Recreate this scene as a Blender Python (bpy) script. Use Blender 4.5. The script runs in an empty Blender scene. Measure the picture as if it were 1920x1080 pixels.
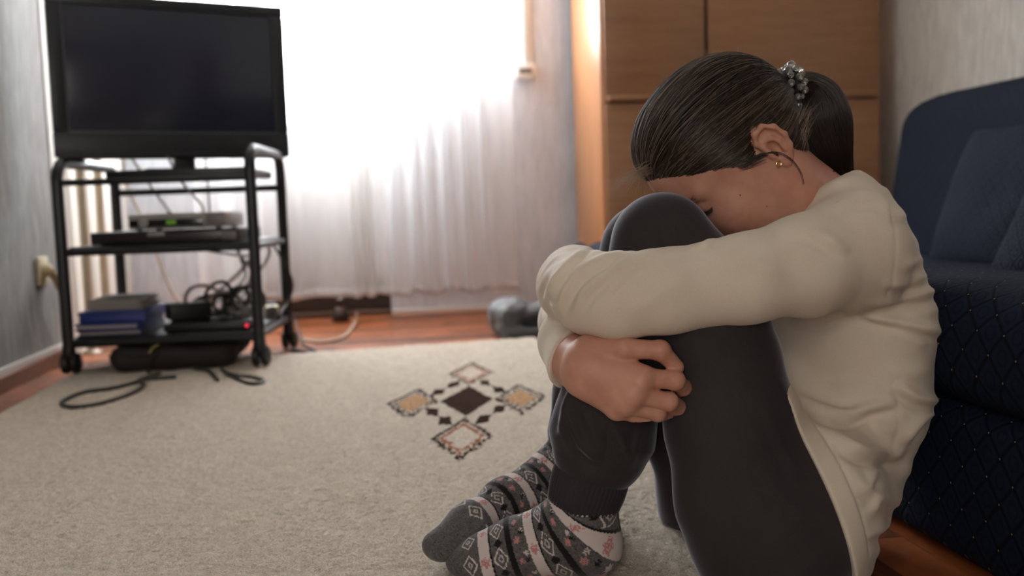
import bpy, bmesh, math, random
import numpy as np
from mathutils import Vector, Matrix
random.seed(7); rng = np.random.default_rng(7)
SC = bpy.context.scene
COL = SC.collection

# ------------------------------------------------------------------ camera, sky, exposure
F, CAM_H = 1867.0, 0.42
YAW, PITCH, ROLL = math.radians(8.0), math.radians(4.6), math.radians(-2.0)
cam_data = bpy.data.cameras.new('camera')
cam = bpy.data.objects.new('camera', cam_data); COL.objects.link(cam)
cam.matrix_world = Matrix.Translation((0, 0, CAM_H)) @ Matrix.Rotation(-YAW, 4, 'Z') @ Matrix.Rotation(math.pi/2 - PITCH, 4, 'X') @ Matrix.Rotation(ROLL, 4, 'Z')
cam_data.sensor_width = 36.0; cam_data.lens = F / 1920 * 36.0
cam_data.clip_start = 0.02; cam_data.clip_end = 60
cam_data.dof.use_dof = True; cam_data.dof.focus_distance = 1.06; cam_data.dof.aperture_fstop = 4.2
SC.camera = cam
world = bpy.data.worlds.new('sky'); SC.world = world; world.use_nodes = True
bg = world.node_tree.nodes['Background']
bg.inputs['Color'].default_value = (0.93, 0.97, 1.0, 1); bg.inputs['Strength'].default_value = 42.0
SC.view_settings.view_transform = 'Standard'; SC.view_settings.look = 'None'
SC.view_settings.gamma = 1.0; SC.view_settings.use_curve_mapping = False
SC.view_settings.exposure = 0.0
SC.cycles.max_bounces = 10; SC.cycles.diffuse_bounces = 6; SC.cycles.transparent_max_bounces = 12
SC.cycles.sample_clamp_indirect = 8.0
SC.cycles.caustics_reflective = False; SC.cycles.caustics_refractive = False
def portal(name, loc, sx, sz, flip):
    l = bpy.data.lights.new(name, 'AREA'); l.shape = 'RECTANGLE'; l.size = sx; l.size_y = sz
    l.cycles.is_portal = True
    o = bpy.data.objects.new(name, l); COL.objects.link(o); o.location = loc
    o.rotation_euler = (math.radians(-90 if flip else 90), 0, 0)
portal('window_daylight_far', (-0.15, 4.45, 1.42), 1.56, 1.42, True)
rl = bpy.data.lights.new('rear_fill_light', 'AREA'); rl.shape = 'RECTANGLE'; rl.size = 0.5; rl.size_y = 1.3; rl.energy = 22.5; rl.color = (1.0, 0.93, 0.85)  # added fill light behind the camera, brightens the near sides
rlo = bpy.data.objects.new('rear_fill_light', rl); COL.objects.link(rlo); rlo.location = (-0.66, -1.56, 0.95); rlo.rotation_euler = (math.radians(90), 0, 0)

# ------------------------------------------------------------------ unprojection of photo measurements into the room
_Rm = np.array(cam.matrix_world.to_3x3())
CAMP = np.array([0, 0, CAM_H])
def ray(px, py):
    return _Rm @ np.array([(px-960)/F, (540-py)/F, -1.0])
def G(px, py, Y):
    r = ray(px, py); return CAMP + r*(Y/r[1])
def GZ(px, py, z=0.0):
    r = ray(px, py); return CAMP + r*((z-CAM_H)/r[2])
def project(P):
    q = (np.asarray(P) - CAMP) @ _Rm
    return 960 + F*q[:, 0]/-q[:, 2], 540 - F*q[:, 1]/-q[:, 2]

# ------------------------------------------------------------------ materials
def lin(c):
    c = np.array(c, float)/255.0
    return tuple(np.where(c <= 0.04045, c/12.92, ((c+0.055)/1.055)**2.4))
class NT:
    def __init__(s, name):
        s.m = bpy.data.materials.new(name); s.m.use_nodes = True
        s.t = s.m.node_tree; s.n = s.t.nodes; s.b = s.n['Principled BSDF']; s.out = s.n['Material Output']
    def add(s, typ, **kw):
        n = s.n.new(typ)
        for k, v in kw.items():
            if k in n.inputs.keys(): n.inputs[k].default_value = v
            else: setattr(n, k, v)
        return n
    def link(s, a, b): s.t.links.new(a, b)
    def coords(s, scale=(1, 1, 1), kind='Object'):
        tc = s.add('ShaderNodeTexCoord'); mp = s.add('ShaderNodeMapping'); mp.inputs['Scale'].default_value = scale
        s.link(tc.outputs[kind], mp.inputs['Vector']); return mp.outputs['Vector']
    def noise(s, vec, scale, detail=3, rough=0.55, dist=0.0):
        n = s.add('ShaderNodeTexNoise'); n.inputs['Scale'].default_value = scale; n.inputs['Detail'].default_value = detail
        n.inputs['Roughness'].default_value = rough; n.inputs['Distortion'].default_value = dist
        s.link(vec, n.inputs['Vector']); return n.outputs['Fac']
    def ramp(s, fac, stops):
        r = s.add('ShaderNodeValToRGB'); e = r.color_ramp.elements
        while len(e) < len(stops): e.new(0.5)
        for i, (p, c) in enumerate(stops):
            e[i].position = p; e[i].color = (*c, 1) if len(c) == 3 else c
        s.link(fac, r.inputs['Fac']); return r.outputs['Color']
    def bump(s, h, strength, dist=0.002):
        b = s.add('ShaderNodeBump'); b.inputs['Strength'].default_value = strength; b.inputs['Distance'].default_value = dist
        s.link(h, b.inputs['Height']); s.link(b.outputs['Normal'], s.b.inputs['Normal']); return b
    def set(s, **kw):
        for k, v in kw.items():
            k = k.replace('_', ' ')
            s.b.inputs[k].default_value = (*v, 1) if isinstance(v, tuple) and len(v) == 3 and 'Color' in k or k == 'Sheen Tint' else v
        return s
def plain(name, rgb, rough=0.5, **kw):
    t = NT(name); t.set(Base_Color=lin(rgb), Roughness=rough, **kw)
    v = t.coords(); t.bump(t.noise(v, 220, 2), 0.06, 0.001)
    return t.m
def wood(name, c1, c2, rough=0.4, scale=(1, 1, 1), grain=14, spec=0.5, rnd=False):
    t = NT(name); v = t.coords(scale)
    n1 = t.noise(v, grain, 5, 0.6, 0.6); n2 = t.noise(v, grain*6, 3, 0.5)
    mx = t.add('ShaderNodeMath', operation='MULTIPLY_ADD'); t.link(n2, mx.inputs[0]); mx.inputs[1].default_value = 0.35; t.link(n1, mx.inputs[2])
    fac = mx.outputs[0]
    if rnd:
        oi = t.add('ShaderNodeObjectInfo'); m2 = t.add('ShaderNodeMath', operation='MULTIPLY_ADD')
        t.link(oi.outputs['Random'], m2.inputs[0]); m2.inputs[1].default_value = 0.55; m2.inputs[2].default_value = -0.27
        m3 = t.add('ShaderNodeMath', operation='ADD'); t.link(fac, m3.inputs[0]); t.link(m2.outputs[0], m3.inputs[1]); fac = m3.outputs[0]
    t.link(t.ramp(fac, [(0.40, lin(c1)), (0.95, lin(c2))]), t.b.inputs['Base Color'])
    t.set(Roughness=rough, Specular_IOR_Level=spec); t.bump(n2, 0.05, 0.001)
    return t.m
def wallmat(name, c1, c2, streak=True):
    t = NT(name); v = t.coords((1, 1, 0.12 if streak else 0.6))
    n = t.noise(v, 75 if streak else 40, 4, 0.6, 0.8); n2 = t.noise(t.coords((1, 1, 0.4)), 6, 3)
    t.link(t.ramp(n, [(0.3, lin(c1)), (0.7, lin(c2))]), t.b.inputs['Base Color'])
    t.set(Roughness=0.85, Specular_IOR_Level=0.2)
    a = t.add('ShaderNodeMath', operation='MULTIPLY_ADD'); t.link(n2, a.inputs[0]); a.inputs[1].default_value = 0.6; t.link(n, a.inputs[2])
    t.bump(a.outputs[0], 0.55, 0.008); return t.m

# ------------------------------------------------------------------ mesh helpers
def link_mesh(name, verts, faces, m, parent=None, smooth=True, loc=None):
    me = bpy.data.meshes.new(name)
    me.from_pydata([tuple(map(float, v)) for v in verts], [], [tuple(map(int, f)) for f in faces])
    me.validate(); me.update()
    if smooth: me.polygons.foreach_set('use_smooth', [True]*len(me.polygons))
    if m: me.materials.append(m)
    o = bpy.data.objects.new(name, me); COL.objects.link(o)
    if parent is not None: o.parent = parent
    if loc is not None: o.location = loc
    return o
def np_mesh(name, V, Q, m, parent=None, smooth=True):
    """fast path: V (n,3) float, Q (k,4) int"""
    me = bpy.data.meshes.new(name); V = np.ascontiguousarray(V, np.float32); Q = np.ascontiguousarray(Q, np.int32); w = Q.shape[1]
    me.vertices.add(len(V)); me.vertices.foreach_set('co', V.ravel())
    me.loops.add(Q.size); me.loops.foreach_set('vertex_index', Q.ravel())
    me.polygons.add(len(Q)); me.polygons.foreach_set('loop_start', np.arange(0, Q.size, w, dtype=np.int32))
    me.update(calc_edges=True)
    if smooth: me.polygons.foreach_set('use_smooth', np.ones(len(Q), bool))
    if m: me.materials.append(m)
    o = bpy.data.objects.new(name, me); COL.objects.link(o)
    if parent is not None: o.parent = parent
    return o
class MB:
    """collects shapes into one mesh"""
    def __init__(s): s.v = []; s.f = []; s.hard = True
    def add(s, V, Fc):
        n = len(s.v); s.v += [tuple(map(float, p)) for p in V]; s.f += [tuple(i+n for i in f) for f in Fc]; return s
    def box(s, c, size, bev=0.004, rot=None, seg=2):
        bm = bmesh.new(); bmesh.ops.create_cube(bm, size=1.0)
        bmesh.ops.scale(bm, vec=size, verts=bm.verts)
        if bev > 0: bmesh.ops.bevel(bm, geom=bm.edges[:], offset=min(bev, min(size)*0.45), segments=seg, affect='EDGES', profile=0.5)
        M = Matrix.Translation(c) @ (rot.to_4x4() if rot else Matrix.Identity(4))
        bm.verts.ensure_lookup_table(); bm.verts.index_update()
        V = [M @ v.co for v in bm.verts]; Fc = [[v.index for v in f.verts] for f in bm.faces]; bm.free()
        return s.add(V, Fc)
    def tube(s, pts, r, n=10, closed=False, caps=True, flat=1.0, up=None):
        V, Fc = tube_geo(pts, r, n, closed, caps, flat, up); return s.add(V, Fc)
    def lathe(s, prof, c=(0, 0, 0), axis='Z', n=24):
        V = []; Fc = []
        for r, h in prof:
            for i in range(n):
                a = 2*math.pi*i/n
                p = (r*math.cos(a), r*math.sin(a), h)
                if axis == 'X': p = (h, p[0], p[1])
                if axis == 'Y': p = (p[0], h, p[1])
                V.append((p[0]+c[0], p[1]+c[1], p[2]+c[2]))
        k = len(prof)
        for j in range(k-1):
            for i in range(n):
                Fc.append((j*n+i, j*n+(i+1) % n, (j+1)*n+(i+1) % n, (j+1)*n+i))
        Fc.append(tuple(range(n))[::-1]); Fc.append(tuple((k-1)*n+i for i in range(n)))
        return s.add(V, Fc)
    def build(s, name, m, parent=None, smooth=True, loc=None):
        o = link_mesh(name, s.v, s.f, m, parent, smooth, loc)
        if smooth: 
            try: o.data.set_sharp_from_angle(angle=math.radians(40))
            except Exception: pass
        return o
def catmull(pts, n=8, closed=False):
    P = np.array(pts, float); k = len(P); out = []
    idx = (lambda i: i % k) if closed else (lambda i: min(max(i, 0), k-1))
    for i in range(k if closed else k-1):
        p0, p1, p2, p3 = P[idx(i-1)], P[idx(i)], P[idx(i+1)], P[idx(i+2)]
        for j in range(n):
            t = j/n
            out.append(0.5*((2*p1)+(-p0+p2)*t+(2*p0-5*p1+4*p2-p3)*t*t+(-p0+3*p1-3*p2+p3)*t**3))
    if not closed: out.append(P[-1])
    return np.array(out)
def tube_geo(pts, r, n=10, closed=False, caps=True, flat=1.0, up=None):
    P = np.array(pts, float); k = len(P)
    rr = np.broadcast_to(np.array(r, float), (k,))
    T = np.roll(P, -1, 0)-np.roll(P, 1, 0)
    if not closed: T[0] = P[1]-P[0]; T[-1] = P[-1]-P[-2]
    T /= np.linalg.norm(T, axis=1, keepdims=True)+1e-12
    u = np.array(up if up is not None else ((0, 0, 1) if abs(T[0][2]) < 0.9 else (1, 0, 0)), float)
    V = []; Fc = []
    for i in range(k):
        u = u - T[i]*np.dot(u, T[i]); u /= np.linalg.norm(u)+1e-12; w = np.cross(T[i], u)
        for j in range(n):
            a = 2*math.pi*j/n
            V.append(P[i]+rr[i]*(math.cos(a)*w+math.sin(a)*flat*u))
    for i in range(k if closed else k-1):
        for j in range(n):
            a, b = i*n, ((i+1) % k)*n
            Fc.append((a+j, a+(j+1) % n, b+(j+1) % n, b+j))
    if caps and not closed:
        Fc.append(tuple(range(n))[::-1]); Fc.append(tuple((k-1)*n+j for j in range(n)))
    return V, Fc
def empty(name, label, cat, loc=(0, 0, 0), rz=0.0, group=None):
    o = bpy.data.objects.new(name, None); COL.objects.link(o); o.location = loc; o.rotation_euler = (0, 0, rz)
    o.empty_display_size = 0.05; return tag(o, label, cat, group)
def tag(o, label=None, cat=None, group=None, kind=None):
    if label: o['label'] = label
    if cat: o['category'] = cat
    if group: o['group'] = group
    if kind: o['kind'] = kind
    return o
def struct(o): o['kind'] = 'structure'; return o
# ================================================================== ROOM
XL, XR, YF, YR, ZC = -0.94, 1.985, 4.10, -1.6, 2.45
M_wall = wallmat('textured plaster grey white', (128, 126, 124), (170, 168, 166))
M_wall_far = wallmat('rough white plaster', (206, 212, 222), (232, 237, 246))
M_smooth = plain('smooth cream paint', (232, 228, 220), 0.7)
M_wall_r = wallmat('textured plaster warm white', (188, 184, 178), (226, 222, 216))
M_ceil = plain('white ceiling paint', (235, 234, 230), 0.8)
M_sub = plain('dark subfloor', (70, 45, 30), 0.7)
M_plank = wood('orange brown parquet', (88, 44, 20), (172, 96, 50), 0.42, (1, 1, 1), 10, 0.4, True)
M_skirt = wood('brown skirting wood', (92, 55, 34), (150, 92, 56), 0.45, (6, 0.6, 6), 12)
M_frame = plain('white painted window frame', (238, 238, 236), 0.35)

def slab(name, lo, hi, m, bev=0.0, parent=None, st=True):
    lo, hi = np.array(lo), np.array(hi)
    o = MB().box((lo+hi)/2, tuple(hi-lo), bev).build(name, m, parent, smooth=False)
    if st: struct(o)
    return o
floor = slab('floor', (XL-0.1, YR-0.1, -0.08), (XR+0.1, YF+0.45, -0.012), M_sub)
# parquet planks: rows across the far strip, and along the left and right edges of the rug
def plank(x0, x1, y0, y1):
    g = 0.0008
    c = ((x0+x1)/2, (y0+y1)/2, -0.006+random.uniform(-.0004, .0004))
    return MB().box(c, (x1-x0-g*2, y1-y0-g*2, 0.012), 0.0005 if y0 > 2.9 else 0.0, seg=1).build('plank', M_plank, floor, smooth=False)
y = 2.94; row = 0
while y < YF+0.35:
    x = XL - (0.0 if row % 2 else 0.2)
    while x < 0.95:
        x0 = max(x, XL); x1 = min(x+0.40, 0.95)
        if x1-x0 > 0.02: plank(x0, x1, y, y+0.065)
        x += 0.40
    y += 0.065; row += 1
for x0, x1 in ((XL, XL+0.062), (XL+0.062, XL+0.124)):
    y = 0.5 if x0 == XL else 0.7
    while y < 2.94: plank(x0, x1, y, min(y+0.45, 2.94)); y += 0.45
for i in range(3):
    y = 0.45+0.17*i
    while y < 2.94: plank(0.50+0.066*i, 0.566+0.066*i, y, min(y+0.5, 2.94)); y += 0.5

y = -0.45; row = 0
while y < 0.40:
    x = XL - (0.0 if row % 2 else 0.2)
    while x < 0.69:
        x0 = max(x, XL+0.124); x1 = min(x+0.40, 0.698)
        if x1-x0 > 0.02: plank(x0, x1, y, y+0.065)
        x += 0.40
    y += 0.065; row += 1
# left wall: textured plaster, then a smooth strip in the corner by the heating pipes
wl = slab('wall_left', (XL-0.1, YR, -0.01), (XL, 3.17, ZC), M_wall)
slab('trim_1', (XL-0.1, 3.17, -0.01), (XL+0.004, YF, ZC), M_smooth)
slab('wall_right', (XR, YR, -0.01), (XR+0.1, YF, ZC), M_wall_r)
slab('ceiling', (XL-0.1, YR-0.1, ZC), (XR+0.1, YF+0.45, ZC+0.1), M_ceil)
bl = slab('baseboard_left', (XL, 0.3, 0.0), (XL+0.014, 3.17, 0.042), M_skirt, 0.003)
slab('trim_2', (XL, 0.3, 0.042), (XL+0.006, 3.17, 0.060), M_smooth, 0.002)
# far wall with window opening, balcony door recess
DX0, DX1, WX1 = -0.44, 0.075, 0.60
SILL_L, SILL_R, HEAD = 0.79, 1.055, 2.10
T = 0.32
wf = MB()
def wbox(x0, x1, z0, z1, y0=YF, y1=YF+T): wf.box(((x0+x1)/2, (y0+y1)/2, (z0+z1)/2), (x1-x0, y1-y0, z1-z0), 0.0)
wbox(XL-0.1, DX0-0.46, -0.01, ZC); wbox(DX0-0.46, DX0, -0.01, SILL_L); wbox(DX1, WX1, -0.01, SILL_R); wbox(WX1, XR+0.1, -0.01, ZC); wbox(DX0-0.46, WX1, HEAD, ZC)
wfo = struct(wf.build('wall_far', M_wall_far, smooth=False))
slab('trim_3', (DX1, YF-0.008, 0.0), (0.84, YF, 0.02), M_smooth, 0.002)
# balcony door in a recess: lower panel, frame, glass
M_glass = NT('window glass'); M_glass.set(Base_Color=(1, 1, 1), Roughness=0.0, Transmission_Weight=1.0, IOR=1.05); 
_mx = M_glass.add('ShaderNodeMixShader'); _tr = M_glass.add('ShaderNodeBsdfTransparent'); _gl = M_glass.add('ShaderNodeBsdfGlossy'); _gl.inputs['Roughness'].default_value = 0.02
_mx.inputs[0].default_value = 0.06; M_glass.link(_tr.outputs[0], _mx.inputs[1]); M_glass.link(_gl.outputs[0], _mx.inputs[2]); M_glass.link(_mx.outputs[0], M_glass.out.inputs['Surface'])
M_glass = M_glass.m
M_panel = plain('shade darkened door panel', (120, 108, 98), 0.5)  # panel colour darkened to stand in for shade in the recess
YD = YF+0.10
door = MB()
for x0, x1, z0, z1 in ((DX0, DX0+0.055, 0.02, HEAD), (DX1-0.055, DX1, 0.02, HEAD), (DX0+0.055, DX1-0.055, HEAD-0.06, HEAD), (DX0+0.055, DX1-0.055, 0.02, 0.09), (DX0+0.055, DX1-0.055, SILL_L-0.06, SILL_L)):
    door.box(((x0+x1)/2, YD+0.03, (z0+z1)/2), (x1-x0, 0.06, z1-z0), 0.006)
dob = struct(door.build('door_1', M_frame))
MB().box(((DX0+DX1)/2, YD+0.03, 0.41), (DX1-DX0-0.11, 0.02, 0.64), 0.003).build('door_panel', M_panel, dob)
MB().box(((DX0+DX1)/2, YD+0.03, 1.41), (DX1-DX0-0.11, 0.006, 1.26), 0).build('pane', M_glass, dob)
MB().box(((DX0+DX1)/2, YD-0.008, 0.075), (DX1-DX0, 0.016, 0.15), 0.003).build('recess_shade_strip', plain('recess shade brown', (62, 44, 34), 0.6), dob)  # dark strip painting the shade at the foot of the recess
h = MB(); h.box((DX1-0.03, YD-0.004, 1.0), (0.026, 0.012, 0.12), 0.004); h.tube([(DX1-0.03, YD-0.01, 1.03), (DX1-0.03, YD-0.05, 1.03), (DX1-0.14, YD-0.05, 1.03)], 0.008)
h.build('door_handle', M_frame, dob)
slab('trim_4', (DX0, YF, -0.011), (DX1, YD+0.06, 0.018), plain('brown threshold', (84, 58, 42), 0.6), 0.003)
def window(name, x0, x1, z0, mid):
    w = MB(); f = 0.055
    for a, b, c, d in ((x0, x0+f, z0, HEAD), (x1-f, x1, z0, HEAD), (x0+f, x1-f, HEAD-f, HEAD), (x0+f, x1-f, z0, z0+f)):
        w.box(((a+b)/2, YD+0.03, (c+d)/2), (b-a, 0.06, d-c), 0.006)
    o = struct(w.build(name, M_frame))
    MB().box(((x0+x1)/2, YD+0.03, (z0+HEAD)/2), (x1-x0-2*f, 0.006, HEAD-z0-2*f), 0).build('pane', M_glass, o)
    MB().box(((x0+x1)/2, YF+0.08, z0-0.014), (x1-x0+0.0, 0.16, 0.028), 0.006).build('window_sill', M_frame, o)
window('window_1', DX1+0.001, WX1, SILL_R, 0)
window('window_2', DX0-0.46, DX0-0.001, SILL_L, 0)
w3 = MB()
for a, b, c, d in ((-0.935, -0.90, 0.2, 1.7), (-0.42, -0.37, 0.2, 1.7), (-0.90, -0.42, 1.63, 1.7), (-0.90, -0.42, 0.2, 0.27)):
    w3.box(((a+b)/2, YR+0.02, (c+d)/2), (b-a, 0.05, d-c), 0.005)
w3 = struct(w3.build('fill_light_frame', M_frame))  # unseen frame and pane, added round the rear fill light
MB().box((-0.66, YR+0.012, 0.95), (0.48, 0.006, 1.36), 0).build('pane', M_glass, w3)
tp = slab('reflection_panel', (XR-0.02, -0.12, 0.72), (XR-0.001, 0.78, 2.10), wood('red brown reflection panel', (96, 50, 34), (132, 74, 50), 0.4, (4, 4, 0.4), 8), 0.004)  # unseen panel, added for its reddish band reflected in the television
for k in range(6):
    MB().box((XR-0.024, -0.12+0.15*k+0.075, 1.41), (0.010, 0.138, 1.36), 0.003).build('plank', tp.data.materials[0], tp)
slab('wall_rear', (XL-0.1, YR-0.1, -0.01), (XR+0.1, YR, ZC), plain('warm beige paint', (150, 134, 116), 0.8))

# ------------------------------------------------------------------ sheer curtain
def make_curtain():
    t = NT('sheer white curtain cloth')
    tr = t.add('ShaderNodeBsdfTransparent'); tl = t.add('ShaderNodeBsdfTranslucent'); df = t.add('ShaderNodeBsdfDiffuse')
    tl.inputs['Color'].default_value = (0.90, 0.89, 0.885, 1); df.inputs['Color'].default_value = (0.86, 0.84, 0.83, 1)
    m1 = t.add('ShaderNodeMixShader'); m1.inputs[0].default_value = 0.5; t.link(tl.outputs[0], m1.inputs[1]); t.link(df.outputs[0], m1.inputs[2])
    m2 = t.add('ShaderNodeMixShader'); v = t.coords((1, 1, 0.15)); n = t.noise(v, 30, 3)
    mr = t.add('ShaderNodeMapRange'); t.link(n, mr.inputs['Value']); mr.inputs['To Min'].default_value = 0.62; mr.inputs['To Max'].default_value = 0.82
    t.link(mr.outputs[0], m2.inputs[0]); t.link(tr.outputs[0], m2.inputs[1]); t.link(m1.outputs[0], m2.inputs[2])
    t.link(m2.outputs[0], t.out.inputs['Surface'])
    x0, x1, z0, z1 = -0.66, 0.575, 0.095, 2.30
    nx, nz = 420, 40
    X = np.linspace(x0, x1, nx); u = (X-x0)
    ph = 2*np.pi*(u/0.105+0.35*np.sin(u*7.3)+0.2*np.sin(u*17+1))
    ph = ph+2*np.pi*2.2/(1+np.exp(-(X+0.03)/0.016))+2*np.pi*1.0/(1+np.exp(-(X-0.20)/0.02))
    amp = 0.024+0.012*np.sin(u*9+0.5)
    V = []; 
    for j in range(nz):
        z = z0+(z1-z0)*j/(nz-1); k = j/(nz-1)
        yy = YF-0.17 + amp*(1-0.35*k)*np.sin(ph+0.5*np.sin(3*k+u*5)) + 0.006*np.sin(ph*2.1+4*k)
        zz = z + (0.006*np.sin(ph*0.5) if j == 0 else 0)
        V.append(np.stack([X+0.006*np.cos(ph), yy, np.broadcast_to(zz, X.shape)], 1))
    V = np.concatenate(V); I = np.arange(nx*nz).reshape(nz, nx)
    Q = np.stack([I[:-1, :-1], I[:-1, 1:], I[1:, 1:], I[1:, :-1]], -1).reshape(-1, 4)
    o = np_mesh('curtain', V, Q, t.m)
    tag(o, 'sheer white floor length curtain hanging in soft folds before the bright window', 'curtain')
    # hem band
    H = []; 
    for zz in (0.095, 0.125):
        base = V[:nx].copy(); base[:, 2] = base[:, 2]-0.095+zz; base[:, 1] -= 0.0022; H.append(base)
    for zz in (0.125, 0.095):
        base = V[:nx].copy(); base[:, 2] = base[:, 2]-0.095+zz; base[:, 1] += 0.0022; H.append(base)
    H = np.concatenate(H); I = np.arange(nx*4).reshape(4, nx); I = np.vstack([I, I[:1]])
    Q = np.stack([I[:-1, :-1], I[:-1, 1:], I[1:, 1:], I[1:, :-1]], -1).reshape(-1, 4)
    np_mesh('hem', H, Q, t.m, o)
    r = MB().tube([(x0-0.1, YF-0.17, 2.31), (x1+0.1, YF-0.17, 2.31)], 0.012, 10).build('curtain_rod', M_frame, o)
make_curtain()

# roller shutter strap with its winder box
st = empty('shutter_strap', 'white roller shutter strap and winder box on wall right of curtain', 'strap', (0.668, YF, 0.9))
MB().box((0, -0.012, 0.80), (0.046, 0.012, 1.40), 0.004).build('strap_guide', M_frame, st)
MB().box((0, -0.021, 0.80), (0.020, 0.004, 1.40), 0.001).build('strap', plain('grey strap webbing', (205, 203, 198), 0.8), st)
MB().box((-0.012, -0.026, 0.072), (0.082, 0.052, 0.058), 0.006).build('winder_box', M_frame, st)
MB().box((-0.012, -0.054, 0.072), (0.05, 0.004, 0.02), 0.001).build('winder_slot', plain('dark slot', (120, 112, 105), 0.6), st)

# heating pipes in the corner
M_pipe = plain('beige painted pipe', (186, 172, 150), 0.4)
for i, (px, label) in enumerate(((155, 'beige vertical heating pipe, left of the pair behind the cart'), (188, 'beige vertical heating pipe, right of the pair behind the cart'))):
    p = GX = None
    r_ = ray(px, 400); k_ = -0.905/r_[0]; Yp = r_[1]*k_
    e = empty('heating_pipe', label, 'pipe', (-0.905, Yp, 0), 0, 'heating pipes in the corner')
    MB().tube([(0, 0, 0.0), (0, 0, ZC-0.001)], 0.014, 14).build('pipe', M_pipe, e)
    MB().lathe([(0.0141, 0), (0.03, 0.0), (0.03, 0.004), (0.016, 0.012), (0.0141, 0.012)], (0, 0, 0), 'Z', 18).build('floor_collar', M_pipe, e)
    for zc in (0.7, 1.6): MB().box((-0.022, 0, zc), (0.020, 0.012, 0.02), 0.002).build('pipe_clip', M_pipe, e)

# wall socket with plug and cord
sk = empty('wall_socket', 'cream wall socket on the left wall with a plug in it', 'socket', (XL, 3.015, 0.287))
M_cream = plain('yellowed cream plastic', (206, 194, 160), 0.4)
MB().box((0.006, 0, 0), (0.012, 0.082, 0.082), 0.006).build('faceplate', M_cream, sk)
MB().lathe([(0.001, 0.0), (0.021, 0.012), (0.024, 0.014), (0.024, 0.016), (0.018, 0.016), (0.018, 0.013), (0.001, 0.0125)], (0, 0, 0), 'X', 24).build('socket_ring', M_cream, sk)
pl = empty('power_plug', 'cream angled plug with a cord hanging from the wall socket', 'plug', (XL, 3.015, 0.287))
MB().lathe([(0.018, 0.0165), (0.018, 0.024), (0.015, 0.031), (0.009, 0.034)], (0, 0, 0), 'X', 20).build('plug_body', plain('cream plug', (190, 172, 130), 0.4), pl)
cpts = catmull([(0.026, 0.0, 0.0), (0.038, 0.02, -0.03), (0.040, 0.04, -0.07), (0.035, 0.06, -0.13), (0.03, 0.11, -0.22), (0.03, 0.16, -0.2865)], 8)
MB().tube(cpts, [0.0115]*14+[0.0075]*(len(cpts)-14), 8).build('cord', plain('tan cord', (158, 134, 92), 0.5), pl)

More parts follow.
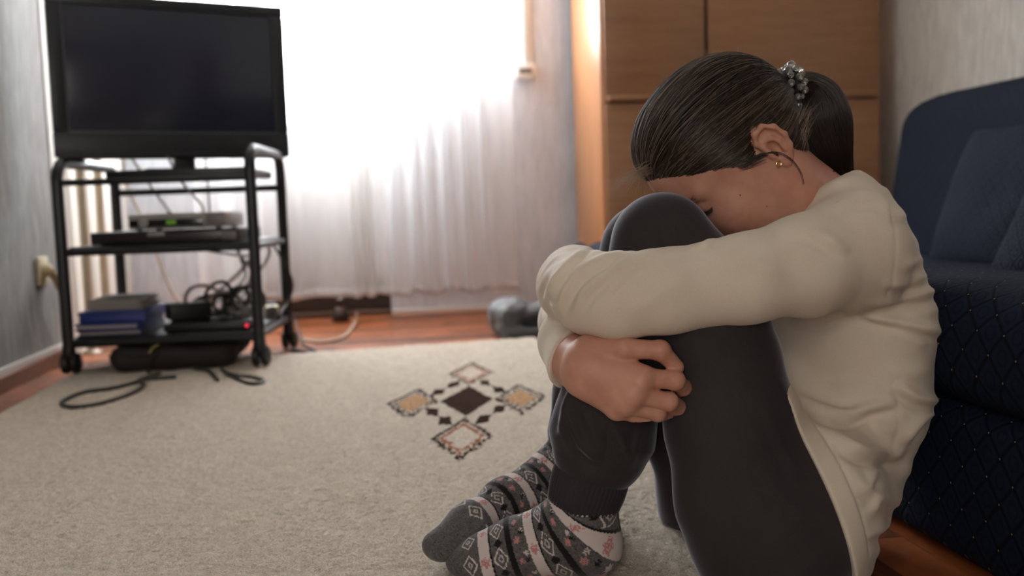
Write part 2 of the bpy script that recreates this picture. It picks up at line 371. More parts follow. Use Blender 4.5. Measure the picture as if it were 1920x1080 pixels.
# ================================================================== RUG
def make_rug():
    x0, x1 = -0.822, 0.505
    nx = 470; X = np.linspace(x0, x1, nx)
    ys = [0.42]
    while ys[-1] < 3.02: ys.append(ys[-1]+max(0.0026, 0.0019*ys[-1]))
    Yv = np.array(ys); ny = len(Yv)
    XX, YY = np.meshgrid(X, Yv)
    nzs = rng.normal(size=(ny, nx))
    def blur(a, k):
        for _ in range(k): a = (a+np.roll(a, 1, 0)+np.roll(a, -1, 0)+np.roll(a, 1, 1)+np.roll(a, -1, 1))/5
        return a
    n1 = blur(nzs.copy(), 1); n1 /= n1.std(); n2 = blur(rng.normal(size=(ny, nx)), 14); n2 /= n2.std()
    edge = np.minimum.reduce([XX-x0, x1-XX, YY-0.42, Yv[-1]-YY]); drop = np.clip(edge/0.012, 0, 1)
    Z = 0.001+0.0125*np.sqrt(np.clip(drop*(2-drop), 0, 1)) + (0.0008*n1+0.0003*n2)*drop
    # woven motif, in the rug's own plane (metres)
    cx, cy = 0.190, 2.10
    dx_ = XX-cx; dy_ = YY-cy; U = dx_-0.125*dy_; W = dy_+0.09*dx_
    wob = 0.006*n2
    u = U/0.170+wob; w = W/0.50+wob
    base = np.array(lin((218, 206, 191))); dark = np.array(lin((62, 42, 32))); tan = np.array(lin((200, 160, 124))); rust = np.array(lin((168, 108, 78))); pale = np.array(lin((222, 210, 196)))
    C = np.broadcast_to(base, (ny, nx, 3)).copy()
    C *= (1+0.05*np.clip(n1, -2, 2)+0.02*n2)[..., None]
    fleck = (rng.random((ny, nx)) < 0.004); fleck = blur(fleck.astype(float), 1) > 0.15
    C[fleck] *= 0.80
    def put(mask, col): C[mask] = col*(1+0.10*np.clip(n1[mask], -2, 2))[:, None]
    def diamond(cu, cw, ru, rw): return np.abs(u-cu)/ru+np.abs(w-cw)/rw
    put(diamond(0, 0, 0.335, 0.335) < 1, dark)
    for cu, cw, inner in ((0.68, 0, tan), (-0.68, 0, tan), (0, 0.70, pale), (0, -0.70, pale)):
        d = diamond(cu, cw, 0.335, 0.335); jag = 0.05*n1
        put(d < 0.97, pale)
        put((d+jag > 0.84) & (d+jag < 1.0), dark)
        if inner is tan:
            put((d+jag > 0.64) & (d+jag < 0.74), dark); put(d < 0.6, tan)
        else:
            put((d+jag > 0.58) & (d+jag < 0.74), rust); put(d < 0.55, pale)
    for su in (-1, 1):
        for sw in (-1, 1):
            for a, b in ((0.22, 0.40), (0.40, 0.22)):
                du = u-su*a; dw = w-sw*b
                put((np.abs(du+su*sw*dw)*0.9+np.abs(du-su*sw*dw)*0.6) < 0.105, dark)
    YY = YY+0.11*(XX+0.0)*np.clip((YY-2.4)/0.6, 0, 1)
    V = np.stack([XX, YY, Z], -1).reshape(-1, 3); I = np.arange(nx*ny).reshape(ny, nx)
    Q = np.stack([I[:-1, :-1], I[:-1, 1:], I[1:, 1:], I[1:, :-1]], -1).reshape(-1, 4)
    t = NT('beige wool rug pile'); a = t.add('ShaderNodeAttribute'); a.attribute_name = 'weave'
    v = t.coords(); n = t.noise(v, 420, 3, 0.7); 
    mx = t.add('ShaderNodeMix', data_type='RGBA', blend_type='MULTIPLY'); mx.inputs[0].default_value = 0.75
    t.link(a.outputs['Color'], mx.inputs[6]); t.link(t.ramp(n, [(0.28, (0.50, 0.48, 0.45)), (0.62, (1.18, 1.18, 1.18))]), mx.inputs[7]); t.link(mx.outputs[2], t.b.inputs['Base Color'])
    t.set(Roughness=0.95, Specular_IOR_Level=0.05); t.bump(n, 0.8, 0.004)
    o = np_mesh('rug', V, Q, t.m)
    at = o.data.color_attributes.new('weave', 'FLOAT_COLOR', 'POINT')
    at.data.foreach_set('color', np.concatenate([C.reshape(-1, 3), np.ones((nx*ny, 1))], 1).astype(np.float32).ravel())
    tag(o, 'beige wool rug with a brown and tan diamond motif woven in', 'rug')
make_rug()
# ================================================================== distance-field modelling (rounded, continuous surfaces)
def smin(a, b, k):
    h = np.maximum(k-np.abs(a-b), 0)/k
    return np.minimum(a, b)-h*h*k*0.25
def smax(a, b, k): return -smin(-a, -b, k)
def capsule(P, a, b, ra, rb):
    a = np.asarray(a, float); ba = np.asarray(b, float)-a; pa = P-a
    t = np.clip(pa@ba/max(ba@ba, 1e-12), 0, 1)
    return np.linalg.norm(pa-t[:, None]*ba, axis=1)-(ra+t*(rb-ra))
def chain(P, pts, rad, k=0.0, sy=None, yc=0.0):
    if sy is not None: P = np.stack([P[:, 0], yc+(P[:, 1]-yc)/sy, P[:, 2]], 1); pts = [(p[0], yc+(p[1]-yc)/sy, p[2]) for p in pts]
    d = None
    for i in range(len(pts)-1):
        e = capsule(P, pts[i], pts[i+1], rad[i], rad[i+1])
        d = e if d is None else (smin(d, e, k) if k else np.minimum(d, e))
    return d
def ellipsoid(P, c, r, R=None):
    q = P-np.asarray(c, float)
    if R is not None: q = q@R                      # columns of R are the local axes
    r = np.asarray(r, float); k0 = np.linalg.norm(q/r, axis=1); k1 = np.linalg.norm(q/(r*r), axis=1)
    return k0*(k0-1)/np.maximum(k1, 1e-9)
def rbox(P, c, hs, r, R=None):
    q = P-np.asarray(c, float)
    if R is not None: q = q@R
    q = np.abs(q)-(np.asarray(hs, float)-r)
    return np.linalg.norm(np.maximum(q, 0), axis=1)+np.minimum(q.max(1), 0)-r
def surf(f, lo, hi, h, B=12, proj=2, slack=1.6):
    """surface nets over a sparse grid, vertices then pulled onto the zero level"""
    lo = np.asarray(lo, float); hi = np.asarray(hi, float)
    nb = np.ceil((hi-lo)/(h*B)).astype(int); n = nb*B+1
    D = np.full(n, 1.0, np.float32)
    bc = np.stack(np.meshgrid(*[np.arange(k) for k in nb], indexing='ij'), -1).reshape(-1, 3)
    ctr = lo+(bc+0.5)*h*B; dc = f(ctr); half = h*B*0.5*math.sqrt(3)*slack
    for (i, j, k), d in zip(bc, dc):
        if d < -half: D[i*B:(i+1)*B+1, j*B:(j+1)*B+1, k*B:(k+1)*B+1] = -1.0
    act = bc[np.abs(dc) <= half]
    g = np.stack(np.meshgrid(*[np.arange(B+1)]*3, indexing='ij'), -1).reshape(-1, 3)
    per = max(1, 400000//len(g))
    for s in range(0, len(act), per):
        ch = act[s:s+per]; idx = (ch[:, None, :]*B+g[None]).reshape(-1, 3)
        v = f(lo+idx*h); D[idx[:, 0], idx[:, 1], idx[:, 2]] = v
    S = D < 0
    A = np.zeros(np.array(n)-1, bool); c0 = S[:-1, :-1, :-1]
    for dx in (0, 1):
        for dy in (0, 1):
            for dz in (0, 1): A |= S[dx:n[0]-1+dx, dy:n[1]-1+dy, dz:n[2]-1+dz] != c0
    cells = np.argwhere(A); vid = np.full(A.shape, -1, np.int32); vid[A] = np.arange(len(cells))
    acc = np.zeros((len(cells), 3)); cnt = np.zeros(len(cells))
    offs = [(x, y, z) for x in (0, 1) for y in (0, 1) for z in (0, 1)]
    for ax in range(3):
        for o in offs:
            if o[ax]: continue
            a = cells+np.array(o); b = a.copy(); b[:, ax] += 1
            da = D[a[:, 0], a[:, 1], a[:, 2]]; db = D[b[:, 0], b[:, 1], b[:, 2]]
            m = (da < 0) != (db < 0); t = da[m]/(da[m]-db[m])
            p = a[m].astype(float); p[:, ax] += t; acc[m] += p; cnt[m] += 1
    V = lo+acc/cnt[:, None]*h
    Q = []
    for ax in range(3):
        u, w = (ax+1) % 3, (ax+2) % 3
        sl0 = [slice(None)]*3; sl1 = [slice(None)]*3; sl0[ax] = slice(0, -1); sl1[ax] = slice(1, None)
        E = S[tuple(sl0)] != S[tuple(sl1)]
        e = np.argwhere(E); e = e[(e[:, u] > 0) & (e[:, w] > 0) & (e[:, u] < n[u]-1) & (e[:, w] < n[w]-1)]
        ins = S[e[:, 0], e[:, 1], e[:, 2]]
        def vv(du, dw):
            c = e.copy(); c[:, u] += du; c[:, w] += dw; return vid[c[:, 0], c[:, 1], c[:, 2]]
        q = np.stack([vv(-1, -1), vv(0, -1), vv(0, 0), vv(-1, 0)], 1); q[~ins] = q[~ins][:, ::-1]; Q.append(q)
    Q = np.concatenate(Q); Q = Q[(Q >= 0).all(1)]
    for _ in range(proj): V = V-relevel(f, V, h)
    return V, Q
def grad(f, V, e):
    g = np.zeros_like(V)
    for a in range(3):
        d = np.zeros(3); d[a] = e; g[:, a] = (f(V+d)-f(V-d))/(2*e)
    return g
def relevel(f, V, h):
    d = f(V); g = grad(f, V, h*0.4); n2 = np.maximum((g*g).sum(1), 0.05)
    s = np.clip(d/n2, -h, h); return g*s[:, None]
def vnormals(V, Q):
    n = np.cross(V[Q[:, 2]]-V[Q[:, 0]], V[Q[:, 3]]-V[Q[:, 1]]); N = np.zeros_like(V)
    for k in range(4): np.add.at(N, Q[:, k], n)
    return N/(np.linalg.norm(N, axis=1, keepdims=True)+1e-12)
def smooth_mesh(V, Q, it=2, lam=0.5):
    for _ in range(it):
        A = np.zeros_like(V); c = np.zeros(len(V))
        for a, b in ((0, 1), (1, 2), (2, 3), (3, 0)):
            np.add.at(A, Q[:, a], V[Q[:, b]]); np.add.at(A, Q[:, b], V[Q[:, a]]); np.add.at(c, Q[:, a], 1); np.add.at(c, Q[:, b], 1)
        V = V+lam*(A/np.maximum(c, 1)[:, None]-V)
    return V
def seg_dist(px, py, poly):
    """distance (pixels), signed side and running parameter 0..1 of points to a polyline"""
    poly = np.asarray(poly, float); L = np.linalg.norm(np.diff(poly, axis=0), axis=1); cum = np.concatenate([[0], np.cumsum(L)])
    best = np.full(len(px), 1e9); side = np.zeros(len(px)); par = np.zeros(len(px))
    for i in range(len(poly)-1):
        a = poly[i]; d = poly[i+1]-a; l2 = max(d@d, 1e-9)
        t = np.clip(((px-a[0])*d[0]+(py-a[1])*d[1])/l2, 0, 1)
        ex = px-(a[0]+t*d[0]); ey = py-(a[1]+t*d[1]); dd = np.hypot(ex, ey); m = dd < best
        best[m] = dd[m]; side[m] = np.sign(d[0]*ey-d[1]*ex)[m]; par[m] = ((cum[i]+t*L[i])/cum[-1])[m]
    return best, side, par
def fold_cloth(V, Q, strokes, ymax=9, keep=None):
    """press cloth folds into a surface: each stroke is (polyline, width px, height m, kind)"""
    N = vnormals(V, Q); px, py = project(V); view = CAMP-V; view /= np.linalg.norm(view, axis=1, keepdims=True)
    facing = np.clip((N*view).sum(1)*3+0.6, 0, 1)*(V[:, 1] < ymax)
    if keep is not None: facing = facing*keep(V)
    D = np.zeros(len(V))
    for poly, w, amp, kind in strokes:
        poly = catmull(poly, 6) if len(poly) > 2 else np.array(poly, float)
        box = (px > poly[:, 0].min()-4*w) & (px < poly[:, 0].max()+4*w) & (py > poly[:, 1].min()-4*w) & (py < poly[:, 1].max()+4*w) & (facing > 0)
        if not box.any(): continue
        d, s, t = seg_dist(px[box], py[box], poly); taper = np.clip(np.minimum(t, 1-t)*4, 0, 1)**0.7 if kind[-1] != '!' else np.ones_like(t)
        sd = d*s/w
        if kind[0] == 'r': prof = np.exp(-sd*sd*0.5)
        elif kind[0] == 's': prof = np.exp(-sd*sd*0.5)-0.7*np.exp(-(sd-1.7)**2*0.8)         # ridge with a groove on its right side
        else: prof = np.exp(-0.5)*0+1.6*sd*np.exp(-sd*sd*0.5)
        ends = np.exp(-np.maximum(d-3*w, 0))
        D[box] += amp*prof*taper*facing[box]*ends
    return V+N*D[:, None]
# ================================================================== TELEVISION CART AND WHAT IS ON IT
RUG = 0.0135
M_black = plain('black painted steel', (24, 26, 28), 0.35)
M_blackp = plain('black plastic', (22, 23, 25), 0.45)
M_shelf = plain('black shelf board', (30, 31, 33), 0.4)
CA = math.radians(-5.6); CO = np.array([-0.815, 2.80]); CX = np.array([math.cos(CA), math.sin(CA)]); CY = np.array([-math.sin(CA), math.cos(CA)])
CW, CD = 0.508, 0.435
def cartp(x, y, z): p = CO+CX*x+CY*y; return (p[0], p[1], z)     # cart coordinates to room
cart = empty('television_cart', 'black tubular steel television cart on casters holding the flat television', 'cart', cartp(0, 0, 0), CA)
zt, rr = 0.605, 0.0155
for x in (0.0, CW):
    rc = 0.055; zt = 0.583 if x == 0.0 else 0.605
    pts = [(x, 0, 0.062), (x, 0, 0.3), (x, 0, zt-rc)]
    pts += [(x, rc*(1-math.cos(a)), zt-rc+rc*math.sin(a)) for a in np.linspace(0.25, math.pi/2, 6)]
    pts += [(x, CD-rc*(1-math.cos(a)), zt-rc+rc*math.sin(a)) for a in np.linspace(math.pi/2, 0.25, 6)]
    pts += [(x, CD, zt-rc), (x, CD, 0.3), (x, CD, 0.062)]
    pts = np.array(pts)
    MB().tube(pts[:9], rr, 12).build('leg', M_black, cart)
    MB().tube(pts[8:], rr, 12).build('leg', M_black, cart)
    for y in (0.0, CD):
        w = MB()
        for s in (-1, 1): w.lathe([(0.010, s*0.003), (0.026, s*0.004), (0.029, s*0.010), (0.028, s*0.019), (0.019, s*0.024), (0.004, s*0.025)], (x, y+0.010, 0.0295+(RUG if y == 0 else 0.001)), 'X', 22)
        w.build('caster_wheel', M_blackp, cart)
        MB().lathe([(0.004, 0.03), (0.008, 0.034), (0.017, 0.046), (0.018, 0.062), (0.0165, 0.078)], (x, y, RUG if y == 0 else 0.0), 'Z', 18).build('caster_stem', M_blackp, cart)
def railx(y, z, r=0.008): MB().tube([(0.01, y, z), (CW-0.01, y, z)], r, 10).build('rail', M_black, cart)
def raily(x, z, r=0.009): MB().tube([(x, 0.012, z), (x, CD-0.012, z)], r, 10).build('rail', M_black, cart)
railx(0.0, 0.527, 0.009); railx(CD, 0.508, 0.011)
for x in (0.0, CW): raily(x, 0.342); raily(x, 0.098, 0.010)
railx(0.0, 0.342, 0.011); railx(0.0, 0.097, 0.012); railx(CD, 0.097, 0.010)
MB().box((CW/2, CD/2, 0.350), (CW-0.03, CD-0.02, 0.012), 0.003).build('shelf', M_shelf, cart)
MB().box((CW/2, CD/2, 0.106), (CW-0.03, CD-0.02, 0.012), 0.003).build('shelf', M_shelf, cart)
MB().box((CW/2+0.053, CD/2-0.02, 0.545), (CW-0.14, CD-0.06, 0.022), 0.004).build('shelf', M_shelf, cart)
MB().box((0.40, CD-0.03, 0.150), (0.16, 0.022, 0.012), 0.003).build('cross_bar', M_black, cart)

# television, turned a little to the right
tvc = np.array([-0.550, 3.075]); tva = math.radians(22.0)
tv = empty('television', 'large black flat screen television, switched off, on top of the cart', 'television', (tvc[0], tvc[1], 0.556), tva)
TW, TH, tz = 0.668, 0.456, 0.048
M_bezel = plain('matte black bezel', (33, 35, 40), 0.42)
M_screen = NT('dark glossy screen'); M_screen.set(Base_Color=lin((48, 51, 64)), Roughness=0.16, Specular_IOR_Level=0.4); M_screen = M_screen.m
MB().box((0, 0.032, tz+TH/2+0.02), (TW-0.06, 0.055, TH-0.09), 0.02, seg=3).build('back_cover', M_blackp, tv)
b = MB()
for c, s in (((0, 0, tz+0.036), (TW, 0.034, 0.072)), ((0, 0, tz+TH-0.016), (TW, 0.034, 0.032)), ((-TW/2+0.0205, 0, tz+TH/2+0.02), (0.041, 0.034, TH-0.104)), ((TW/2-0.0205, 0, tz+TH/2+0.02), (0.041, 0.034, TH-0.104))):
    b.box(c, s, 0.004)
b.build('bezel', M_bezel, tv)
MB().box((0, -0.006, tz+0.072+(TH-0.104)/2), (TW-0.082, 0.012, TH-0.104), 0.0005).build('screen', M_screen, tv)
fr = MB()
for c, s in (((0, -0.0165, tz+0.070), (TW-0.078, 0.005, 0.006)), ((-TW/2+0.040, -0.0165, tz+0.07+(TH-0.1)/2), (0.004, 0.005, TH-0.1))): fr.box(c, s, 0.001)
fr.build('inner_rim', plain('grey rim', (70, 74, 84), 0.35), tv)
MB().box((0, 0.002, tz+0.004), (TW-0.016, 0.045, 0.018), 0.006).build('speaker_bar', M_blackp, tv)
MB().box((0.02, 0.018, 0.032), (0.062, 0.035, 0.075), 0.008).build('neck', M_blackp, tv)
MB().box((0.02, -0.03, 0.0055), (0.26, 0.15, 0.011), 0.005).build('stand_base', M_blackp, tv)

# middle shelf: disc player, receiver on it
M_silver = plain('brushed silver plastic', (176, 172, 168), 0.35)
M_grey = plain('mid grey plastic', (112, 108, 106), 0.45)
dp = empty('disc_player', 'low black disc player on the cart middle shelf under the receiver', 'disc player', cartp(0.268, 0.15, 0.356), CA-math.radians(2))
MB().box((0, 0, 0.019), (0.40, 0.25, 0.034), 0.004).build('body', M_blackp, dp)
MB().box((0, -0.126, 0.018), (0.396, 0.005, 0.028), 0.002).build('front_panel', plain('dark maroon black panel', (34, 26, 30), 0.3), dp)
MB().box((-0.02, -0.1295, 0.027), (0.044, 0.003, 0.010), 0.001).build('tray_badge', plain('grey badge', (150, 148, 146), 0.3), dp)
MB().box((0.176, -0.1295, 0.016), (0.040, 0.003, 0.020), 0.002).build('button_panel', M_grey, dp)
for sx in (-1, 1):
    for sy in (-1, 1): MB().lathe([(0.010, 0), (0.010, 0.003)], (sx*0.17, sy*0.1, -0.0005), 'Z', 12).build('foot', M_blackp, dp)
rv = empty('set_top_receiver', 'silver set top receiver with green display, lying on the black disc player', 'receiver', cartp(0.285, 0.185, 0.3925), CA-math.radians(2))
MB().box((0, 0, 0.024), (0.27, 0.19, 0.042), 0.005).build('case', M_silver, rv)
MB().box((-0.03, -0.0965, 0.020), (0.205, 0.005, 0.020), 0.002).build('display_window', plain('black display glass', (22, 24, 24), 0.15), rv)
MB().box((-0.015, -0.0995, 0.021), (0.026, 0.002, 0.012), 0.0005).build('green_digits', (lambda t: (t.set(Base_Color=lin((40, 70, 20)), Emission_Color=lin((110, 160, 40)), Emission_Strength=0.35), t.m)[1])(NT('green display light')), rv)
MB().lathe([(0.004, -0.1005), (0.0095, -0.1005), (0.0135, -0.099), (0.0145, -0.094)], (-0.092, 0, 0.022), 'Y', 20).build('dial', M_silver, rv)
MB().box((-0.02, -0.0985, 0.006), (0.20, 0.004, 0.006), 0.001).build('button_row', M_grey, rv)
MB().box((0.107, -0.0965, 0.025), (0.054, 0.005, 0.034), 0.002).build('control_panel', plain('grey mauve panel', (140, 132, 132), 0.4), rv)
for sx in (-1, 1):
    for sy in (-1, 1): MB().lathe([(0.009, 0), (0.009, 0.004)], (sx*0.11, sy*0.08, -0.0005), 'Z', 12).build('foot', M_blackp, rv)

# bottom shelf: blue binder boxes, magazines, black router, cable heap
M_blue = plain('royal blue cardboard', (34, 52, 122), 0.5)
M_dblue = plain('navy blue cardboard', (18, 26, 58), 0.5)
M_paper = plain('off white page edges', (176, 170, 166), 0.8)
def boxed(name, label, cat, cx, cy, z, sx, sy, sz, rz, mcov, group=None):
    e = empty(name, label, cat, cartp(cx, cy, z), CA+math.radians(rz), group)
    t = 0.004
    MB().box((0, 0, t/2), (sx, sy, t), 0.001).build('cover', mcov, e); MB().box((0, 0, sz-t/2), (sx, sy, t), 0.001).build('cover', mcov, e)
    MB().box((sx/2-t/2, 0, sz/2), (t, sy, sz-0.001), 0.001).build('spine', mcov, e)
    MB().box((-0.003, 0, sz/2), (sx-0.010, sy-0.012, sz-2*t), 0.001).build('pages', M_paper, e)
    return e
boxed('binder', 'navy blue binder lying lowest at left of the bottom shelf', 'binder', 0.103, 0.13, 0.1123, 0.17, 0.23, 0.016, 2, M_dblue, 'binders on the bottom shelf')
boxed('binder', 'blue binder with pale page edges, second from the bottom of the pile', 'binder', 0.100, 0.12, 0.1286, 0.17, 0.22, 0.018, 0, M_blue, 'binders on the bottom shelf')
bx = empty('cardboard_box', 'bright blue flat box under the magazines on the bottom shelf', 'box', cartp(0.106, 0.135, 0.1469), CA+math.radians(3))
MB().box((0, 0, 0.011), (0.176, 0.22, 0.022), 0.003).build('tray', M_blue, bx)
MB().box((0, 0, 0.0265), (0.180, 0.224, 0.010), 0.003).build('lid', M_blue, bx)
cols = [(100, 96, 94), (128, 124, 122), (84, 78, 92), (104, 104, 96), (70, 70, 68)]
for i in range(5):
    e = empty('magazine', ['grey magazine at the bottom of the pile on the blue box', 'pale grey magazine second from bottom of the pile', 'mauve grey magazine in the middle of the pile', 'greenish grey magazine second from top of the pile', 'dark grey magazine topmost on the pile'][i], 'magazine', cartp(0.108+0.004*math.sin(i*2), 0.14+0.004*math.cos(i*3), 0.179+0.0062*i), CA+math.radians([4, -3, 6, 0, 9][i]), 'magazines on the bottom shelf')
    MB().box((0, 0, 0.003), (0.140, 0.195, 0.0046), 0.001).build('pages', M_paper, e)
    MB().box((0, 0, 0.0057), (0.142, 0.197, 0.0008), 0.0002).build('cover', plain('cover %s' % i, cols[i], 0.6), e)
rt = empty('router', 'flat black router with a red light on the bottom shelf', 'router', cartp(0.365, 0.09, 0.1123), CA)
MB().box((0, 0, 0.015), (0.235, 0.15, 0.024), 0.006).build('case', M_blackp, rt)
for sx in (-1, 1):
    for sy in (-1, 1): MB().lathe([(0.007, 0), (0.007, 0.004)], (sx*0.09, sy*0.05, 0.0), 'Z', 10).build('foot', M_blackp, rt)
MB().lathe([(0.0005, -0.0785), (0.0042, -0.0778), (0.0046, -0.0745)], (0.108, 0, 0.014), 'Y', 12).build('red_light', (lambda t: (t.set(Base_Color=(0.5, 0.01, 0.03), Emission_Color=(1.0, 0.03, 0.08), Emission_Strength=1.2), t.m)[1])(NT('red led')), rt)
ad = empty('power_adapter', 'black power adapter block lying on the router among cables', 'adapter', cartp(0.29, 0.12, 0.1397), CA+0.5)
MB().box((0, 0, 0.024), (0.115, 0.075, 0.048), 0.007).build('body', M_blackp, ad)
MB().tube(catmull([(0.056, 0, 0.017), (0.066, 0.004, 0.02), (0.075, 0.01, 0.013)], 5), 0.004, 8).build('strain_relief', M_blackp, ad)
ad2 = empty('power_adapter', 'grey plug adapter on the router right end beside the cart leg', 'adapter', cartp(0.435, 0.13, 0.1397), CA-0.3)
MB().box((0, 0, 0.016), (0.05, 0.045, 0.032), 0.006).build('body', M_grey, ad2)
for s in (-1, 1): MB().tube([(s*0.009, -0.022, 0.016), (s*0.009, -0.040, 0.016)], 0.0024, 8).build('prong', M_silver, ad2)
wp = empty('plug_block', 'cream double plug block at the back right of the bottom shelf', 'plug', cartp(0.475, 0.36, 0.1123), CA+0.2)
MB().box((0, 0, 0.018), (0.045, 0.06, 0.036), 0.008).build('body', M_cream, wp)
MB().lathe([(0.016, -0.0325), (0.016, -0.0295)], (0, 0, 0.02), 'Y', 16).build('socket_face', M_grey, wp)

M_cable = plain('black cable sheath', (30, 30, 31), 0.45)
M_cableg = plain('grey cable sheath', (120, 112, 106), 0.5)
M_cablew = plain('cream cable sheath', (196, 178, 158), 0.5)
def cable(label, pts, r, m, group=None, closed=False):
    o = MB().tube(catmull(pts, 10, closed), r, 8, closed).build('cable', m); return tag(o, label, 'cable', group)
cg = 'cables around the cart'
cp = cartp
cable('grey cable hanging in a line from television to receiver', [cp(0.235, 0.20, 0.60), cp(0.25, 0.27, 0.53), cp(0.29, 0.325, 0.46), cp(0.30, 0.29, 0.425), cp(0.30, 0.285, 0.41)], 0.0035, M_cableg, cg)
cable('thin dark cable hanging straight beside the receiver back', [cp(0.30, 0.36, 0.60), cp(0.302, 0.365, 0.5), cp(0.305, 0.35, 0.42), cp(0.31, 0.30, 0.40)], 0.0028, M_cable, cg)
cable('dark cable slanting down behind the cart left rail', [cp(0.075, 0.36, 0.62), cp(0.105, 0.42, 0.54), cp(0.135, 0.47, 0.47), cp(0.175, 0.47, 0.41), cp(0.21, 0.40, 0.375), cp(0.24, 0.345, 0.365)], 0.0042, M_cableg, cg)
cable('tan cable curving down beside the heating pipes', [cp(-0.012, 0.55, 0.64), cp(-0.010, 0.58, 0.53), cp(0.02, 0.60, 0.44), cp(0.05, 0.62, 0.33), cp(0.10, 0.60, 0.2), cp(0.17, 0.55, 0.10), cp(0.22, 0.56, 0.02)], 0.0045, M_cablew, cg)
cable('thick grey cable drooping from the middle shelf to lower left', [cp(0.44, 0.30, 0.334), cp(0.42, 0.40, 0.31), cp(0.37, 0.47, 0.26), cp(0.29, 0.48, 0.19), cp(0.22, 0.46, 0.13), cp(0.19, 0.47, 0.05)], 0.0055, M_cableg, cg)
cable('grey looping cable that turns under the middle shelf', [cp(0.24, 0.34, 0.340), cp(0.30, 0.40, 0.318), cp(0.40, 0.44, 0.30), cp(0.445, 0.45, 0.335), cp(0.455, 0.46, 0.30), cp(0.41, 0.46, 0.235), cp(0.34, 0.44, 0.17), cp(0.29, 0.38, 0.122)], 0.0048, M_cableg, cg)
cable('black cable falling from the middle shelf to the adapter', [cp(0.352, 0.46, 0.348), cp(0.365, 0.47, 0.29), cp(0.385, 0.42, 0.235), cp(0.355, 0.30, 0.19), cp(0.335, 0.16, 0.165), cp(0.33, 0.145, 0.15)], 0.0048, M_cable, cg)
cable('dark cable crossing behind the black cable knot', [cp(0.335, 0.475, 0.35), cp(0.36, 0.48, 0.30), cp(0.40, 0.44, 0.25), cp(0.395, 0.33, 0.18), cp(0.39, 0.20, 0.16)], 0.004, M_cable, cg)
lr = random.Random(5)
lab = ['front left', 'middle', 'tallest', 'rear', 'right hand', 'lowest', 'small upright', 'outermost']
for i in range(8):
    cx, cy = 0.33+0.018*i, 0.10+0.02*lr.random(); R_ = 0.035+0.016*lr.random(); tilt = lr.uniform(0.5, 1.3); az = lr.uniform(-0.8, 0.8)
    pts = []
    for k in range(9):
        a = 2*math.pi*k/9
        x, yv = R_*1.2*math.cos(a), R_*math.sin(a)
        zz = 0.1455+max(0.0, R_*math.sin(tilt)+yv*math.sin(tilt)) + 0.004*(i % 3)
        pts.append(cp(cx+x*math.cos(az)-yv*math.cos(tilt)*math.sin(az), cy+0.03+x*math.sin(az)+yv*math.cos(tilt)*math.cos(az), zz))
    cable('%s black loop of the tangled cable heap on the router' % lab[i], pts, 0.0050+0.0012*(i % 2), M_cable if i % 3 else M_cableg, 'tangled cable loops on the router', True)
cable('black cable sagging outside the cart right rear leg', [cp(0.48, 0.36, 0.35), cp(0.515, 0.42, 0.26), cp(0.527, 0.44, 0.20), cp(0.515, 0.40, 0.15), cp(0.50, 0.32, 0.118)], 0.004, M_cable, cg)
cable('cream cable lying in a curve on the parquet before the curtain', [GZ(540, 628, 0.010), GZ(565, 636, 0.006), GZ(600, 641, 0.006), GZ(640, 634, 0.006), GZ(660, 615, 0.006), GZ(668, 598, 0.02), GZ(668, 588, 0.05)], 0.0055, M_cablew, cg)
cable('short brown cable end lying on parquet by the rear caster', [GZ(548, 595, 0.05), GZ(560, 618, 0.03), GZ(566, 640, 0.008), GZ(575, 650, 0.005), GZ(598, 662, 0.005), GZ(575, 660, 0.005), GZ(545, 656, 0.005)], 0.005, plain('brown cable', (60, 42, 34), 0.5), cg)
zc = RUG+0.0045
M_loop = plain('dark olive grey cord', (58, 58, 52), 0.5)
cable('long dark cord doubled in a narrow loop on the rug', [GZ(330, 706, zc+.002), GZ(275, 712, zc), GZ(215, 727, zc), GZ(160, 735, zc), GZ(125, 748, zc), GZ(116, 758, zc), GZ(140, 763, zc), GZ(190, 756, zc), GZ(245, 738, zc), GZ(270, 722, zc+.004), GZ(262, 712, zc+.004), GZ(300, 700, zc+.004)], 0.0052, M_loop, cg)
cable('short dark cord curled on the rug beside the front right caster', [GZ(415, 692, zc), GZ(440, 708, zc), GZ(465, 718, zc), GZ(490, 718, zc), GZ(493, 712, zc), GZ(470, 706, zc), GZ(445, 704, zc+.004), GZ(420, 698, zc+.002)], 0.0045, M_loop, cg)
cable('cord stub with a plug end on the rug before the dark bag', [GZ(365, 690, zc+.003), GZ(390, 695, zc), GZ(402, 705, zc), GZ(408, 713, zc)], 0.0055, M_loop, cg)
# ================================================================== FLOOR ODDS AND ENDS
def sdf_obj(name, f, lo, hi, h, m, parent=None, off=(0, 0, 0), sm=0):
    V, Q = surf(f, lo, hi, h)
    if sm: V = smooth_mesh(V, Q, sm)
    return np_mesh(name, V-np.asarray(off), Q, m, parent)
def lumpy(P, s, seed=0.0):
    x, y, z = P[:, 0]*s+seed, P[:, 1]*s+seed*1.7, P[:, 2]*s-seed
    return (np.sin(x*1.3+1.7*np.sin(y*0.9))+np.sin(y*1.7+1.3*np.sin(z*1.1))+np.sin(z*1.9+1.5*np.sin(x*0.8)))/3
M_dbag = plain('dark brown padded cloth', (34, 27, 26), 0.75)
M_zip = plain('brass pull', (188, 168, 96), 0.4)
def f_dbag(P):
    d = rbox(P, (-0.545, 2.86, 0.048), (0.165, 0.10, 0.035), 0.033)
    d = smin(d, rbox(P, (-0.50, 2.93, 0.066), (0.140, 0.07, 0.022), 0.02), 0.03)
    return d+0.004*lumpy(P, 45)+0.0015*lumpy(P, 130, 3)
dbag = empty('soft_bag', 'dark brown soft padded bag lying on the rug under the cart', 'bag', (-0.545, 2.86, RUG))
